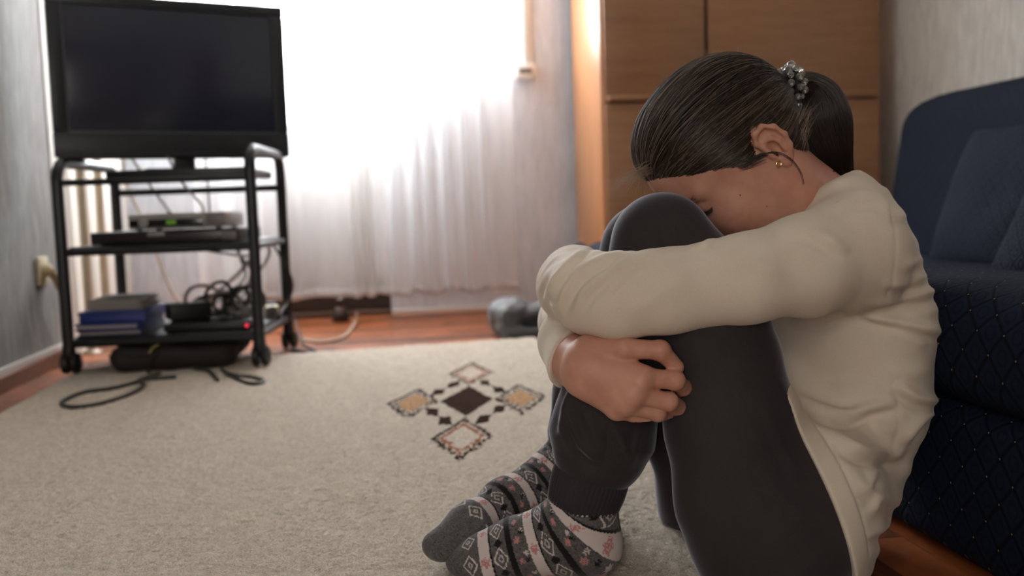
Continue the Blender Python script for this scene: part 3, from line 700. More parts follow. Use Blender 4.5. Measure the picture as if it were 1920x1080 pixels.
sdf_obj('body', f_dbag, (-0.76, 2.72, 0.0), (-0.33, 3.03, 0.11), 0.006, M_dbag, dbag, (-0.545, 2.86, RUG))
MB().tube(catmull([(-0.165, -0.07, 0.046), (-0.10, -0.100, 0.048), (0.0, -0.106, 0.047), (0.11, -0.104, 0.046), (0.155, -0.08, 0.046)], 6), 0.0035, 8).build('piping', plain('dark purple piping', (44, 32, 36), 0.6), dbag)
MB().tube(catmull([(-0.055, -0.101, 0.052), (-0.045, -0.096, 0.066), (-0.025, -0.08, 0.076), (-0.01, -0.06, 0.082)], 6), 0.005, 8, flat=0.4).build('pull_tab', M_zip, dbag)
MB().tube(catmull([(-0.03, -0.105, 0.06), (-0.045, -0.115, 0.035), (-0.06, -0.118, 0.006), (-0.05, -0.12, 0.004)], 6), 0.005, 8, flat=0.4).build('strap', M_dbag, dbag)

M_gbag = NT('dark grey coated cloth'); M_gbag.set(Base_Color=lin((74, 74, 76)), Roughness=0.5, Sheen_Weight=0.2); _v = M_gbag.coords(); M_gbag.bump(M_gbag.noise(_v, 60, 4), 0.35, 0.006); M_gbag = M_gbag.m
def f_gbag(P):
    d = rbox(P, (0.50, 3.19, 0.055), (0.115, 0.085, 0.055), 0.045)
    d = smin(d, ellipsoid(P, (0.44, 3.22, 0.075), (0.075, 0.07, 0.055)), 0.03)
    d = smax(d, -ellipsoid(P, (0.53, 3.10, 0.048), (0.075, 0.045, 0.026)), 0.014)
    d = smin(d, capsule(P, (0.43, 3.11, 0.02), (0.56, 3.09, 0.018), 0.02, 0.016), 0.012)
    return d+0.006*lumpy(P, 38, 2)+0.002*lumpy(P, 110, 1)
gb = empty('folded_grey_bag', 'folded dark grey bag lying on the parquet left of the wardrobe', 'bag', (0.5, 3.16, 0))
sdf_obj('body', f_gbag, (0.33, 3.03, -0.012), (0.66, 3.32, 0.16), 0.005, M_gbag, gb, (0.5, 3.16, 0))
def f_sack(P):
    d = chain(P, [(0.735, 3.50, 0.06), (0.745, 3.50, 0.16), (0.735, 3.50, 0.265)], [0.06, 0.05, 0.03], 0.03)
    return d+0.006*lumpy(P, 40, 5)
sk2 = empty('grey_cloth_sack', 'slim grey cloth sack standing upright between wall and wardrobe side', 'bag', (0.745, 3.5, 0))
sdf_obj('body', f_sack, (0.64, 3.4, -0.012), (0.85, 3.6, 0.33), 0.006, plain('mid grey felt', (88, 88, 92), 0.9), sk2, (0.745, 3.5, 0))
MB().tube([(-0.01+0.034*math.cos(a_), 0.034*math.sin(a_), 0.235) for a_ in np.linspace(0, 2*math.pi, 20, endpoint=False)], 0.004, 8, True).build('drawstring', M_gbag, sk2)
ds = empty('door_stop', 'dark brown round door stop on the floor by the balcony door', 'door stop', (-0.127, 3.93, 0.0))
MB().lathe([(0.002, 0), (0.030, 0), (0.034, 0.012), (0.033, 0.035), (0.024, 0.052), (0.012, 0.060), (0.012, 0.072), (0.017, 0.078), (0.017, 0.088), (0.008, 0.096), (0.001, 0.097)], (0, 0, 0), 'Z', 24).build('body', plain('dark brown lacquer', (58, 34, 22), 0.3), ds)
MB().lathe([(0.0335, 0.018), (0.0365, 0.020), (0.0365, 0.030), (0.0335, 0.032)], (0, 0, 0), 'Z', 24).build('rubber_ring', M_blackp, ds)

# ================================================================== WARDROBE
M_wd = wood('warm orange brown veneer', (146, 104, 74), (176, 130, 94), 0.36, (0.5, 0.5, 5), 8, 0.5)
M_wds = wood('glossy golden side veneer', (172, 114, 70), (200, 144, 98), 0.34, (4, 4, 0.4), 7, 0.6)
M_wdd = plain('dark reveal', (44, 28, 18), 0.7)
WX0, WX1_, WY0, WY1 = 0.846, 1.918, 3.55, 4.035
wz, wb = 2.05, 0.07
wd = empty('wardrobe', 'tall orange brown wooden wardrobe in the far right corner', 'wardrobe', (WX0, WY0, 0.0))
wdx = WX1_-WX0; wdy = WY1-WY0
def wpart(name, x0, x1, y0, y1, z0, z1, m, bev=0.003, parent=wd):
    return MB().box(((x0+x1)/2, (y0+y1)/2, (z0+z1)/2), (x1-x0, y1-y0, z1-z0), bev).build(name, m, parent)
wpart('side_panel', 0, 0.019, 0.0, wdy, 0, wz, M_wds)
wpart('side_panel', wdx-0.019, wdx, 0.0, wdy, 0, wz, M_wds)
wpart('top_panel', 0.019, wdx-0.019, 0.0, wdy, wz-0.019, wz, M_wds)
wpart('back_panel', 0.019, wdx-0.019, wdy-0.008, wdy, wb, wz-0.019, M_wdd, 0)
wpart('bottom_panel', 0.019, wdx-0.019, 0.002, wdy-0.008, wb, wb+0.019, M_wds)
wpart('plinth', 0.019, wdx-0.019, 0.03, 0.05, 0, wb, M_wd)
wpart('shelf_rail', 0.019, wdx-0.019, 0.004, 0.03, 0.765, 0.79, M_wdd, 0.001)
wpart('stile', 0.385, 0.405, 0.004, 0.03, wb+0.019, wz-0.019, M_wdd, 0.001)
for i, (x0, x1) in enumerate(((0.012, 0.388), (0.401, wdx-0.012))):
    for z0, z1 in ((0.787, wz-0.012), (wb+0.012, 0.781)):
        d = wpart('door', x0, x1, -0.019, -0.001, z0, z1, M_wd, 0.0025)
        if z0 > 0.5:
            # lip rail along the lower edge of the upper doors
            MB().box(((x0+x1)/2, -0.028, 0.797), (x1-x0-0.012, 0.020, 0.020), 0.007, seg=3).build('lip_rail', M_wd, d)

# ================================================================== SOFA
def sofa_mat(name, gold):
    t = NT(name); v = t.coords((1, 1, 1), 'UV')
    # diamond lattice of quilted stitching with a tuft of gold thread at the crossings
    sp = t.add('ShaderNodeSeparateXYZ'); t.link(v, sp.inputs[0])
    def M(op, a, b=None, c=None):
        n = t.add('ShaderNodeMath', operation=op)
        for i, x in enumerate((a, b, c)):
            if x is None: continue
            if isinstance(x, (int, float)): n.inputs[i].default_value = x
            else: t.link(x, n.inputs[i])
        return n.outputs[0]
    a = M('ADD', sp.outputs['X'], sp.outputs['Y']); b = M('SUBTRACT', sp.outputs['X'], sp.outputs['Y'])
    fa = M('ABSOLUTE', M('SUBTRACT', M('FRACT', a), 0.5)); fb = M('ABSOLUTE', M('SUBTRACT', M('FRACT', b), 0.5))
    lines = M('MINIMUM', fa, fb)                                          # 0 on the lattice lines
    node_d = M('MAXIMUM', fa, fb)
    line = M('SMOOTHSTEP', lines, 0.0, 0.09) if False else M('MINIMUM', M('MULTIPLY', lines, 9.0), 1.0)
    ring = M('ABSOLUTE', M('SUBTRACT', M('POWER', M('ADD', M('POWER', M('SUBTRACT', 0.5, fa), 2.0), M('POWER', M('SUBTRACT', 0.5, fb), 2.0)), 0.5), 0.24))
    ringm = M('MINIMUM', M('MULTIPLY', ring, 11.0), 1.0)
    h = M('MULTIPLY', line, ringm if not gold else M('MULTIPLY_ADD', ringm, 0.45, 0.55))
    n = t.noise(t.coords((1, 1, 1)), 900, 2); n2 = t.noise(t.coords(), 14, 3)
    col = t.ramp(M('MULTIPLY_ADD', h, 0.7, M('MULTIPLY', n, 0.3)), [(0.0, lin((10, 13, 22))), (0.5, lin((18, 25, 40))), (1.0, lin((27, 36, 56)))] if gold else [(0.0, lin((6, 7, 11))), (0.45, lin((22, 26, 36))), (1.0, lin((42, 50, 68)))])
    dot = M('LESS_THAN', node_d, 0.027)
    mx = t.add('ShaderNodeMix', data_type='RGBA'); t.link(dot, mx.inputs[0]); t.link(col, mx.inputs[6]); mx.inputs[7].default_value = (*lin((165, 146, 98)), 1)
    if gold: t.link(mx.outputs[2], t.b.inputs['Base Color'])
    else: t.link(col, t.b.inputs['Base Color'])
    t.set(Roughness=0.75, Specular_IOR_Level=0.08, Sheen_Weight=0.0, Sheen_Roughness=0.4, Sheen_Tint=lin((120, 140, 190)))
    hb = M('MULTIPLY_ADD', h, 1.0, M('MULTIPLY', n, 0.25)); t.bump(hb, 0.35 if gold else 0.7, 0.002 if gold else 0.004)
    return t.m
M_sofa = sofa_mat('navy quilted upholstery with gold thread dots', True)
M_sofa2 = sofa_mat('navy quilted upholstery plain', False)
def add_uv(o, s, mode):
    """box-free unwrap: profile length across, depth along"""
    me = o.data; uv = me.uv_layers.new(name='UVMap'); co = np.empty(len(me.vertices)*3, np.float32); me.vertices.foreach_get('co', co); co = co.reshape(-1, 3)
    li = np.empty(len(me.loops), np.int32); me.loops.foreach_get('vertex_index', li); P = co[li]
    nrm = np.empty(len(me.vertices)*3, np.float32); me.vertices.foreach_get('normal', nrm); nrm = nrm.reshape(-1, 3)
    if mode == 'prof': U = np.stack([P[:, 1], mode_len[li]], 1)
    else: U = np.stack([P[:, 1], P[:, 2]*0.9+P[:, 0]*0.75], 1)
    uv.data.foreach_set('uv', (U*s).astype(np.float32).ravel())
def f_seat(P):
    # seat cushion block: top sinks towards the back
    top = 0.335-0.10*np.clip((P[:, 0]-0.78)/0.7, 0, 1)-0.008*np.cos((P[:, 1])*2.6)
    q = P.copy(); q[:, 2] = P[:, 2]-(top-0.335)*np.clip((P[:, 2]-0.2)/0.1, 0, 1)
    d = rbox(q, (1.112, 1.55, 0.249), (0.50, 1.36, 0.066), 0.055)
    return d+0.0025*lumpy(P, 14, 4)*np.clip((P[:, 2]-0.2)*8, 0, 1)
def f_base(P): return rbox(P, (1.14, 1.55, 0.100), (0.515, 1.34, 0.092), 0.03)+0.0015*lumpy(P, 10, 1)
def f_back(P):
    lean = (P[:, 2]-0.3)*0.16
    q = P.copy(); q[:, 0] = P[:, 0]-lean
    d = rbox(q, (1.66, 1.56, 0.36), (0.11, 1.345, 0.355), 0.10)
    # rounded far top corner
    yz = np.hypot(np.maximum(q[:, 1]-2.73, 0), np.maximum(q[:, 2]-0.54, 0))
    m = (q[:, 1] > 2.73) & (q[:, 2] > 0.54)
    d = np.where(m, np.maximum(d, yz-0.17), d)
    return d+0.002*lumpy(P, 9, 2)
sofa = empty('sofa', 'dark navy quilted sofa along the right wall behind the seated girl', 'sofa', (1.15, 1.55, 0))
so = (1.15, 1.55, 0)
for nm, f, lo, hi, hh, mm in (('seat_cushion', f_seat, (0.57, 0.15, 0.17), (1.65, 2.95, 0.36), 0.013, M_sofa), ('base', f_base, (0.58, 0.17, -0.01), (1.69, 2.93, 0.24), 0.016, M_sofa), ('backrest', f_back, (1.50, 0.17, -0.01), (1.90, 2.95, 0.76), 0.014, M_sofa2)):
    o = sdf_obj(nm, f, lo, hi, hh, mm, sofa, so, 1)
    add_uv(o, 23.0 if nm != 'backrest' else 24.0, 'box')
for x, yv in ((0.68, 0.3), (0.68, 2.8), (1.55, 0.3), (1.55, 2.8)):
    MB().lathe([(0.018, -0.0), (0.024, 0.012), (0.024, 0.02)], (x-so[0], yv-so[1], -0.0), 'Z', 14).build('leg', M_wdd, sofa)
def cushion(label, c, w, h, t, R, seed):
    R = np.array(R)
    def f(P):
        q = (P-np.asarray(c))@R
        u = np.clip(np.abs(q[:, 0])/(w/2), 0, 1.3); v = np.clip(np.abs(q[:, 1])/(h/2), 0, 1.3)
        th = t*(0.22+0.78*np.sqrt(np.clip((1-u**2.6)*(1-v**2.6), 0, 1)))
        side = np.maximum(np.abs(q[:, 0])-w/2*(1-0.05*v*v*0+0.04*v**4), np.abs(q[:, 1])-h/2*(1+0.04*u**4-0.04*(1-u)))
        return np.maximum(side, (np.abs(q[:, 2])-th/2)*0.75)+0.004*lumpy(q, 26, seed)
    e = empty('sofa_cushion', label, 'cushion', c, 0, 'cushions on the sofa')
    rad = max(w, h)*0.75
    c = np.asarray(c)
    o = sdf_obj('cover', f, c-rad, c+rad, 0.009, M_sofa2, e, c, 3)
    me = o.data; uv = me.uv_layers.new(name='UVMap'); co = np.empty(len(me.vertices)*3, np.float32); me.vertices.foreach_get('co', co); co = co.reshape(-1, 3)@R
    li = np.empty(len(me.loops), np.int32); me.loops.foreach_get('vertex_index', li); uv.data.foreach_set('uv', (co[li][:, :2]*27).astype(np.float32).ravel())
    # piped seam round the edge
    pts = []
    for a, b in ((-1, -1), (1, -1), (1, 1), (-1, 1)):
        for k in range(6):
            s = -1+2*k/6
            x, yv = (s, -1) if (a, b) == (-1, -1) else (1, s) if (a, b) == (1, -1) else (-s, 1) if (a, b) == (1, 1) else (-1, -s)
            pts.append(R@np.array([x*w/2*(0.99), yv*h/2*0.99, 0]))
    MB().tube(catmull(pts, 3, True), 0.0055, 8, True).build('piping', M_sofa2, e)
    return e
def axes(u, v): u = np.array(u, float); u /= np.linalg.norm(u); v = np.array(v, float); v -= u*(u@v); v /= np.linalg.norm(v); return np.stack([u, v, np.cross(u, v)], 1)
cushion('large navy cushion leaning on the sofa backrest nearest the wardrobe', (1.43, 2.07, 0.405), 0.42, 0.34, 0.12, axes((-0.02, 1, 0), (0.38, 0.10, 1)), 1)
cushion('smaller navy cushion at the right edge before the large leaning one', (1.22, 1.52, 0.36), 0.34, 0.26, 0.12, axes((-0.15, 1, 0.10), (0.5, 0.25, 1)), 6)
# ================================================================== THE SEATED GIRL
MID = 1.12
BASE = np.array([0.44, MID, RUG*0])
def PX(*rows):
    """rows of (px, py, depth Y, radius px) -> joint positions and radii in metres"""
    return [G(a, b, y) for a, b, y, r in rows], [r*y/F for a, b, y, r in rows]
# ---- materials
def skin_mat():
    t = NT('skin'); v = t.coords(); n = t.noise(v, 38, 3); n2 = t.noise(v, 700, 2)
    t.link(t.ramp(n, [(0.3, lin((190, 136, 115))), (0.7, lin((208, 156, 135)))]), t.b.inputs['Base Color'])
    t.set(Roughness=0.48, Specular_IOR_Level=0.35, Subsurface_Weight=0.12, Subsurface_Radius=(0.010, 0.004, 0.002), Subsurface_Scale=0.5)
    t.bump(n2, 0.10, 0.0006); return t.m
def cloth_mat(name, c1, c2, rough, sheen, scale=900, bump=0.15, tint=(255, 255, 255)):
    t = NT(name); v = t.coords(); n = t.noise(v, scale, 2, 0.6); n2 = t.noise(v, 12, 3)
    a = t.add('ShaderNodeMath', operation='MULTIPLY_ADD'); t.link(n, a.inputs[0]); a.inputs[1].default_value = 0.5
    b = t.add('ShaderNodeMath', operation='MULTIPLY'); t.link(n2, b.inputs[0]); b.inputs[1].default_value = 0.5; t.link(b.outputs[0], a.inputs[2])
    t.link(t.ramp(a.outputs[0], [(0.35, lin(c1)), (0.65, lin(c2))]), t.b.inputs['Base Color'])
    t.set(Roughness=rough, Specular_IOR_Level=0.15, Sheen_Weight=sheen, Sheen_Roughness=0.35, Sheen_Tint=lin(tint)); t.bump(n, bump, 0.001); return t.m
M_skin = skin_mat()
M_shirt = cloth_mat('cream cotton jersey', (214, 200, 182), (226, 214, 198), 0.8, 0.15, 1100, 0.10)
M_trou = cloth_mat('charcoal velour', (50, 46, 47), (62, 57, 58), 0.8, 0.55, 1000, 0.12, (205, 205, 220))
M_rib = cloth_mat('charcoal rib knit', (46, 44, 48), (60, 57, 61), 0.85, 0.2, 1200, 0.2)
def hair_mat():
    t = NT('dark brown hair'); a = t.add('ShaderNodeAttribute'); a.attribute_name = 'flow'
    n = t.noise(a.outputs['Vector'], 46, 6, 0.75); n2 = t.noise(a.outputs['Vector'], 11, 3, 0.6)
    m = t.add('ShaderNodeMath', operation='MULTIPLY_ADD'); t.link(n2, m.inputs[0]); m.inputs[1].default_value = 0.5; t.link(n, m.inputs[2])
    t.link(t.ramp(m.outputs[0], [(0.55, lin((17, 13, 12))), (0.80, lin((38, 29, 25))), (0.98, lin((84, 66, 54)))]), t.b.inputs['Base Color'])  # lighter streaks paint strand highlights in with the hair's tone variation
    t.set(Roughness=0.42, Specular_IOR_Level=0.35); t.bump(m.outputs[0], 1.0, 0.004); return t.m
M_hair = hair_mat()
def strand_mat(rgb):
    m = bpy.data.materials.new('hair strands'); m.use_nodes = True; nt = m.node_tree; nt.nodes.clear()
    h = nt.nodes.new('ShaderNodeBsdfPrincipled'); o = nt.nodes.new('ShaderNodeOutputMaterial')
    h.inputs['Base Color'].default_value = (*lin(rgb), 1); h.inputs['Specular IOR Level'].default_value = 0.55
    h.inputs['Roughness'].default_value = 0.4
    nt.links.new(h.outputs[0], o.inputs['Surface']); return m
M_strand = strand_mat((46, 36, 31)); M_strand_glint = strand_mat((104, 86, 72)); M_strand_rim = strand_mat((150, 130, 112))

# ---- trousers
ln_p, ln_r = PX((1243, 455, 1.03, 97), (1310, 565, 1.015, 116), (1350, 680, 1.01, 112), (1372, 800, 1.0, 126), (1408, 930, 1.0, 146), (1450, 1005, 1.0, 160), (1480, 1015, 1.03, 152))
sn_p, sn_r = PX((1237, 460, 1.03, 91), (1190, 600, 1.035, 84), (1152, 720, 1.04, 84), (1134, 780, 1.042, 89), (1128, 824, 1.045, 94), (1123, 852, 1.045, 76))
lf_p, lf_r = PX((1214, 466, 1.17, 88), (1265, 600, 1.18, 96), (1300, 800, 1.19, 96), (1345, 940, 1.2, 112), (1400, 1000, 1.2, 130), (1430, 1000, 1.19, 130))
sf_p, sf_r = PX((1210, 470, 1.17, 82), (1150, 620, 1.185, 76), (1112, 740, 1.195, 72), (1098, 822, 1.2, 68), (1090, 858, 1.2, 50))
pv_p = [np.array([0.452, 1.00, 0.105]), np.array([0.475, 1.12, 0.115]), np.array([0.48, 1.22, 0.105])]; pv_r = [0.076, 0.092, 0.085]
def f_trousers(P):
    tn = chain(P, ln_p, ln_r, 0.02); shn = chain(P, sn_p, sn_r, 0.02)
    tf = chain(P, lf_p, lf_r, 0.02); shf = chain(P, sf_p, sf_r, 0.02)
    near = smin(tn, shn, 0.008); far = smin(tf, shf, 0.008)
    pv = chain(P, pv_p, pv_r, 0.03)
    d = np.minimum(near, far); d = smin(d, pv, 0.035)
    return np.maximum(d, 0.0145-P[:, 2])
# ---- sweater
tor_p, tor_r = PX((1556, 388, MID, 62), (1582, 480, MID, 106), (1590, 600, MID, 134), (1577, 740, MID, 134), (1528, 870, MID, 118), (1495, 975, MID, 106))
sl_p, sl_r = PX((1600, 468, 0.99, 108), (1510, 496, 0.965, 97), (1400, 522, 0.955, 86), (1250, 546, 0.965, 80), (1160, 556, 0.978, 80), (1112, 551, 1.01, 77), (1078, 537, 1.09, 70), (1078, 524, 1.2, 62), (1105, 522, 1.3, 54))
SF = np.array([0.475, 1.25, 0.375]); EF = np.array([0.262, 1.30, 0.265])
cuff_c = G(1063, 678, 1.048); cuff_n = G(1150, 710, 1.0)-cuff_c; cuff_n /= np.linalg.norm(cuff_n)
fr_p = [SF, (SF+EF)/2+np.array([0, 0.01, -0.005]), EF, G(1092, 592, 1.18), G(1075, 640, 1.10), cuff_c+cuff_n*0.02]
fr_r = [0.056, 0.048, 0.043, 0.040, 0.038, 0.0365]
neck_a = np.array([0.462, MID, 0.485]); neck_b = G(1552, 388, MID); neck_dir = (neck_a-neck_b)/np.linalg.norm(neck_a-neck_b)
hem_a, hem_b = G(1497, 795, 0.94), G(1598, 1050, 0.915)
hem_o = hem_a; _hd = (hem_b-hem_a)/np.linalg.norm(hem_b-hem_a); hem_n = np.cross(_hd, np.array([0, 1.0, 0.0])); hem_n /= np.linalg.norm(hem_n); hem_n *= np.sign(hem_n[0])
def q_low(q): return capsule(q, np.array([tor_p[4][0], MID, tor_p[4][2]]), np.array([tor_p[5][0], MID, tor_p[5][2]]), tor_r[4], tor_r[5])
def f_shirt(P):
    q = P.copy(); yc = MID; q[:, 1] = yc+(P[:, 1]-yc)/1.55
    pts = [np.array([p[0], yc, p[2]]) for p in tor_p]
    d = None
    for i in range(len(pts)-1):
        e = capsule(q, pts[i], pts[i+1], tor_r[i], tor_r[i+1]); d = e if d is None else smin(d, e, 0.03)
    yoke = chain(P, [sl_p[0], G(1560, 420, MID), SF], [0.050, 0.052, 0.050], 0.03)
    d = smin(d, yoke, 0.05)
    arm = chain(P, sl_p, sl_r, 0.012)
    d = smin(d, arm, 0.022)
    fs = chain(P, fr_p, fr_r, 0.012)
    cut = (P-cuff_c)@cuff_n
    fs = smax(fs, cut, 0.004)
    d = smin(d, fs, 0.006)
    # skirt of the sweater drawn over the hip down to the floor, cut along the slanting hem
    hip = smin(chain(P, ln_p[3:], ln_r[3:], 0.02), chain(P, pv_p, pv_r, 0.03), 0.02)
    hip = smin(hip, q_low(q), 0.015)
    e = (P-hem_o)@hem_n 
    thick = 0.007
    band = 0.0016*((e > 0) & (e < 0.0235)) - 0.0012*np.exp(-((e-0.0245)/0.0012)**2)
    hip = smax(hip-thick-band, -e, 0.003)
    d = smin(d, hip, 0.030)
    # neck opening
    d = smax(d, -capsule(P, neck_b+neck_dir*0.004, neck_b+neck_dir*0.16, 0.051, 0.062), 0.005)
    return np.maximum(d, 0.015-P[:, 2])
# ---- head frame
AL = math.radians(48); HO = np.array([0.438, MID, 0.470])
HM = np.stack([np.array([-math.cos(AL), 0, -math.sin(AL)]), np.array([0, -1, 0]), np.array([-math.sin(AL), 0, math.cos(AL)])], 1)   # forward, towards camera, up
def hl(p): return HO+HM@np.asarray(p, float)
def f_cran(q):
    qa = q.copy(); qa[:, 1] = np.abs(q[:, 1])
    d = ellipsoid(qa, (0.004, 0, 0.042), (0.089, 0.071, 0.077))
    d = smin(d, ellipsoid(qa, (0.040, 0, 0.045), (0.055, 0.060, 0.062)), 0.03)
    return d, qa
def f_headq(q):
    d, a = f_cran(q)
    d = smin(d, ellipsoid(a, (0.042, 0, -0.022), (0.050, 0.056, 0.068)), 0.03)
    d = smin(d, ellipsoid(a, (0.056, 0.036, -0.018), (0.030, 0.026, 0.030)), 0.02)
    d = smin(d, capsule(a, (0.008, 0.046, -0.052), (0.074, 0.012, -0.098), 0.019, 0.017), 0.03)
    d = smin(d, capsule(a, (0.0, 0.05, -0.01), (0.008, 0.046, -0.052), 0.018, 0.019), 0.03)
    d = smin(d, capsule(a, (0.092, 0.010, 0.025), (0.076, 0.046, 0.027), 0.008, 0.007), 0.014)
    d = smax(d, -ellipsoid(a, (0.102, 0.033, 0.010), (0.020, 0.017, 0.011)), 0.012)
    d = smin(d, ellipsoid(a, (0.077, 0.032, 0.010), (0.0125, 0.0155, 0.0125)), 0.004)
    d = smin(d, capsule(a, (0.095, 0, 0.020), (0.113, 0, -0.018), 0.007, 0.0095), 0.012)
    d = smin(d, ellipsoid(a, (0.103, 0.012, -0.021), (0.009, 0.007, 0.007)), 0.006)
    d = smin(d, ellipsoid(a, (0.094, 0.004, -0.048), (0.008, 0.020, 0.006)), 0.006)
    d = smin(d, ellipsoid(a, (0.092, 0.002, -0.060), (0.008, 0.017, 0.006)), 0.006)
    return d, a
# ear: local plane through the ear canal, tilted outwards a little
EA_C = np.array([-0.006, 0.071, 0.004])
_ef = np.array([math.cos(0.35), -math.sin(0.35)*1.0, 0.0]); _ef = _ef/np.linalg.norm(_ef); _eu = np.array([-0.18, 0.10, 1.0]); _eu -= _ef*(_ef@_eu); _eu /= np.linalg.norm(_eu)
EA_R = np.stack([_ef, np.cross(_eu, _ef), _eu], 1)                     # ear local: x forward, y outwards, z up
def f_ear(a):
    e = ((a-EA_C)@EA_R)*1.14
    plate = ellipsoid(e, (-0.006, 0.006, 0.002), (0.0175, 0.0062, 0.030))
    plate = smin(plate, ellipsoid(e, (0.000, 0.005, -0.024), (0.0085, 0.0055, 0.010)), 0.008)
    root = ellipsoid(e, (0.000, -0.004, -0.002), (0.012, 0.012, 0.024))
    d = smin(plate, root, 0.008)
    helix = chain(e, [(0.006, 0.009, 0.004), (0.009, 0.010, 0.018), (0.002, 0.0115, 0.0285), (-0.010, 0.012, 0.0285), (-0.0195, 0.012, 0.018), (-0.022, 0.012, 0.002), (-0.017, 0.010, -0.013), (-0.007, 0.008, -0.024)], [0.0030, 0.0035, 0.0038, 0.0040, 0.0040, 0.0036, 0.0034, 0.0038], 0.004)
    d = smin(d, helix, 0.004)
    d = smax(d, -ellipsoid(e, (-0.004, 0.0145, -0.003), (0.0100, 0.0105, 0.0130)), 0.004)
    d = smax(d, -chain(e, [(0.002, 0.0150, 0.019), (-0.009, 0.0155, 0.0225), (-0.0155, 0.0155, 0.012), (-0.0160, 0.0150, 0.0)], [0.0032, 0.0042, 0.0040, 0.0030]), 0.003)
    d = smin(d, chain(e, [(-0.010, 0.0105, -0.012), (-0.0125, 0.0115, 0.001), (-0.008, 0.0115, 0.011), (0.001, 0.010, 0.014)], [0.0030, 0.0030, 0.0030, 0.0022], 0.003), 0.003)
    d = smin(d, capsule(e, (0.0065, 0.008, -0.001), (0.0055, 0.009, -0.008), 0.0042, 0.0040), 0.004)
    return d
def f_neck(P):
    return chain(P, [np.array([0.457, MID, 0.452]), np.array([0.487, MID, 0.428]), np.array([0.522, MID, 0.396]), np.array([0.545, MID, 0.36])], [0.047, 0.044, 0.047, 0.058], 0.03)
def f_head(P):
    q = (P-HO)@HM
    d, a = f_headq(q); d = smin(d, f_neck(P), 0.035); return smin(d, f_ear(a), 0.004)
# ---- hand of the far arm, lying on the near shin
wr_p, wr_r = PX((1092, 592, 1.17, 36), (1074, 645, 1.090, 33), (1088, 680, 1.034, 47), (1110, 690, 0.996, 45))
mc = [PX((1104, 668, 0.990, 36), (1204, 708, 0.951, 24)), PX((1098, 690, 0.985, 36), (1188, 738, 0.948, 24)), PX((1094, 704, 0.985, 34), (1171, 757, 0.953, 22)), PX((1092, 712, 0.992, 30), (1156, 768, 0.964, 19))]
fg = [PX((1204, 708, 0.951, 20.5), (1266, 713, 0.949, 18), (1281, 727, 0.968, 16), (1270, 735, 0.99, 14)),
      PX((1188, 738, 0.948, 20.5), (1254, 753, 0.951, 17.5), (1270, 763, 0.970, 15.5), (1258, 770, 0.99, 13.5)),
      PX((1171, 757, 0.953, 19), (1233, 774, 0.958, 16), (1247, 781, 0.976, 14.5), (1236, 785, 0.995, 12.5)),
      PX((1156, 768, 0.964, 16.5), (1210, 785, 0.969, 13.5), (1222, 790, 0.985, 12), (1214, 792, 1.0, 10.5))]
th = PX((1104, 655, 0.992, 28), (1172, 653, 0.960, 20), (1238, 657, 0.953, 18.5), (1268, 688, 0.958, 15))
def f_hand(P):
    d = chain(P, *wr_p and (wr_p, wr_r), 0.02)
    pm = None
    for p, r in mc:
        e = chain(P, p, r); pm = e if pm is None else smin(pm, e, 0.012)
    d = smin(d, pm, 0.02)
    fing = None
    for p, r in fg:
        e = smin(chain(P, p, r, 0.003), ellipsoid(P, p[0]+np.array([0, -0.0015, 0]), (r[0]*1.02,)*3), 0.004)
        kn = np.linalg.norm(P-p[1], axis=1)-r[1]*1.05
        e = smin(e, kn, 0.003); fing = e if fing is None else smin(fing, e, 0.0010)
    d = smin(d, fing, 0.006)
    e = smin(chain(P, *th, 0.004), np.linalg.norm(P-th[0][2], axis=1)-th[1][2]*1.06, 0.003); d = smin(d, e, 0.005)
    # web between thumb and index
    return d
# ---- the rest of the body, inside the clothes
def f_body(P):
    q = P.copy(); q[:, 1] = MID+(P[:, 1]-MID)/1.5
    d = None; pts = [np.array([p[0], MID, p[2]]) for p in tor_p]
    for i in range(len(pts)-1):
        e = capsule(q, pts[i], pts[i+1], tor_r[i]*0.86, tor_r[i+1]*0.86); d = e if d is None else smin(d, e, 0.03)
    d = smin(d, chain(P, sl_p, [r*0.74 for r in sl_r], 0.02), 0.02)
    d = smin(d, chain(P, fr_p[:5], [r*0.74 for r in fr_r[:5]], 0.02), 0.02)
    for p, r in ((ln_p, ln_r), (lf_p, lf_r)): d = smin(d, chain(P, p, [x*0.84 for x in r], 0.02), 0.02)
    for p, r in ((sn_p, sn_r), (sf_p, sf_r)): d = smin(d, chain(P, p[:-1], [x*0.7 for x in r[:-1]], 0.02), 0.015)
    d = smin(d, chain(P, pv_p, [r*0.85 for r in pv_r], 0.03), 0.03)
    for A in (FN, FFT): d = smin(d, chain(P, A[0], [r*0.85 for r in A[1]], 0.01), 0.012)
    return np.maximum(d, 0.018-P[:, 2])
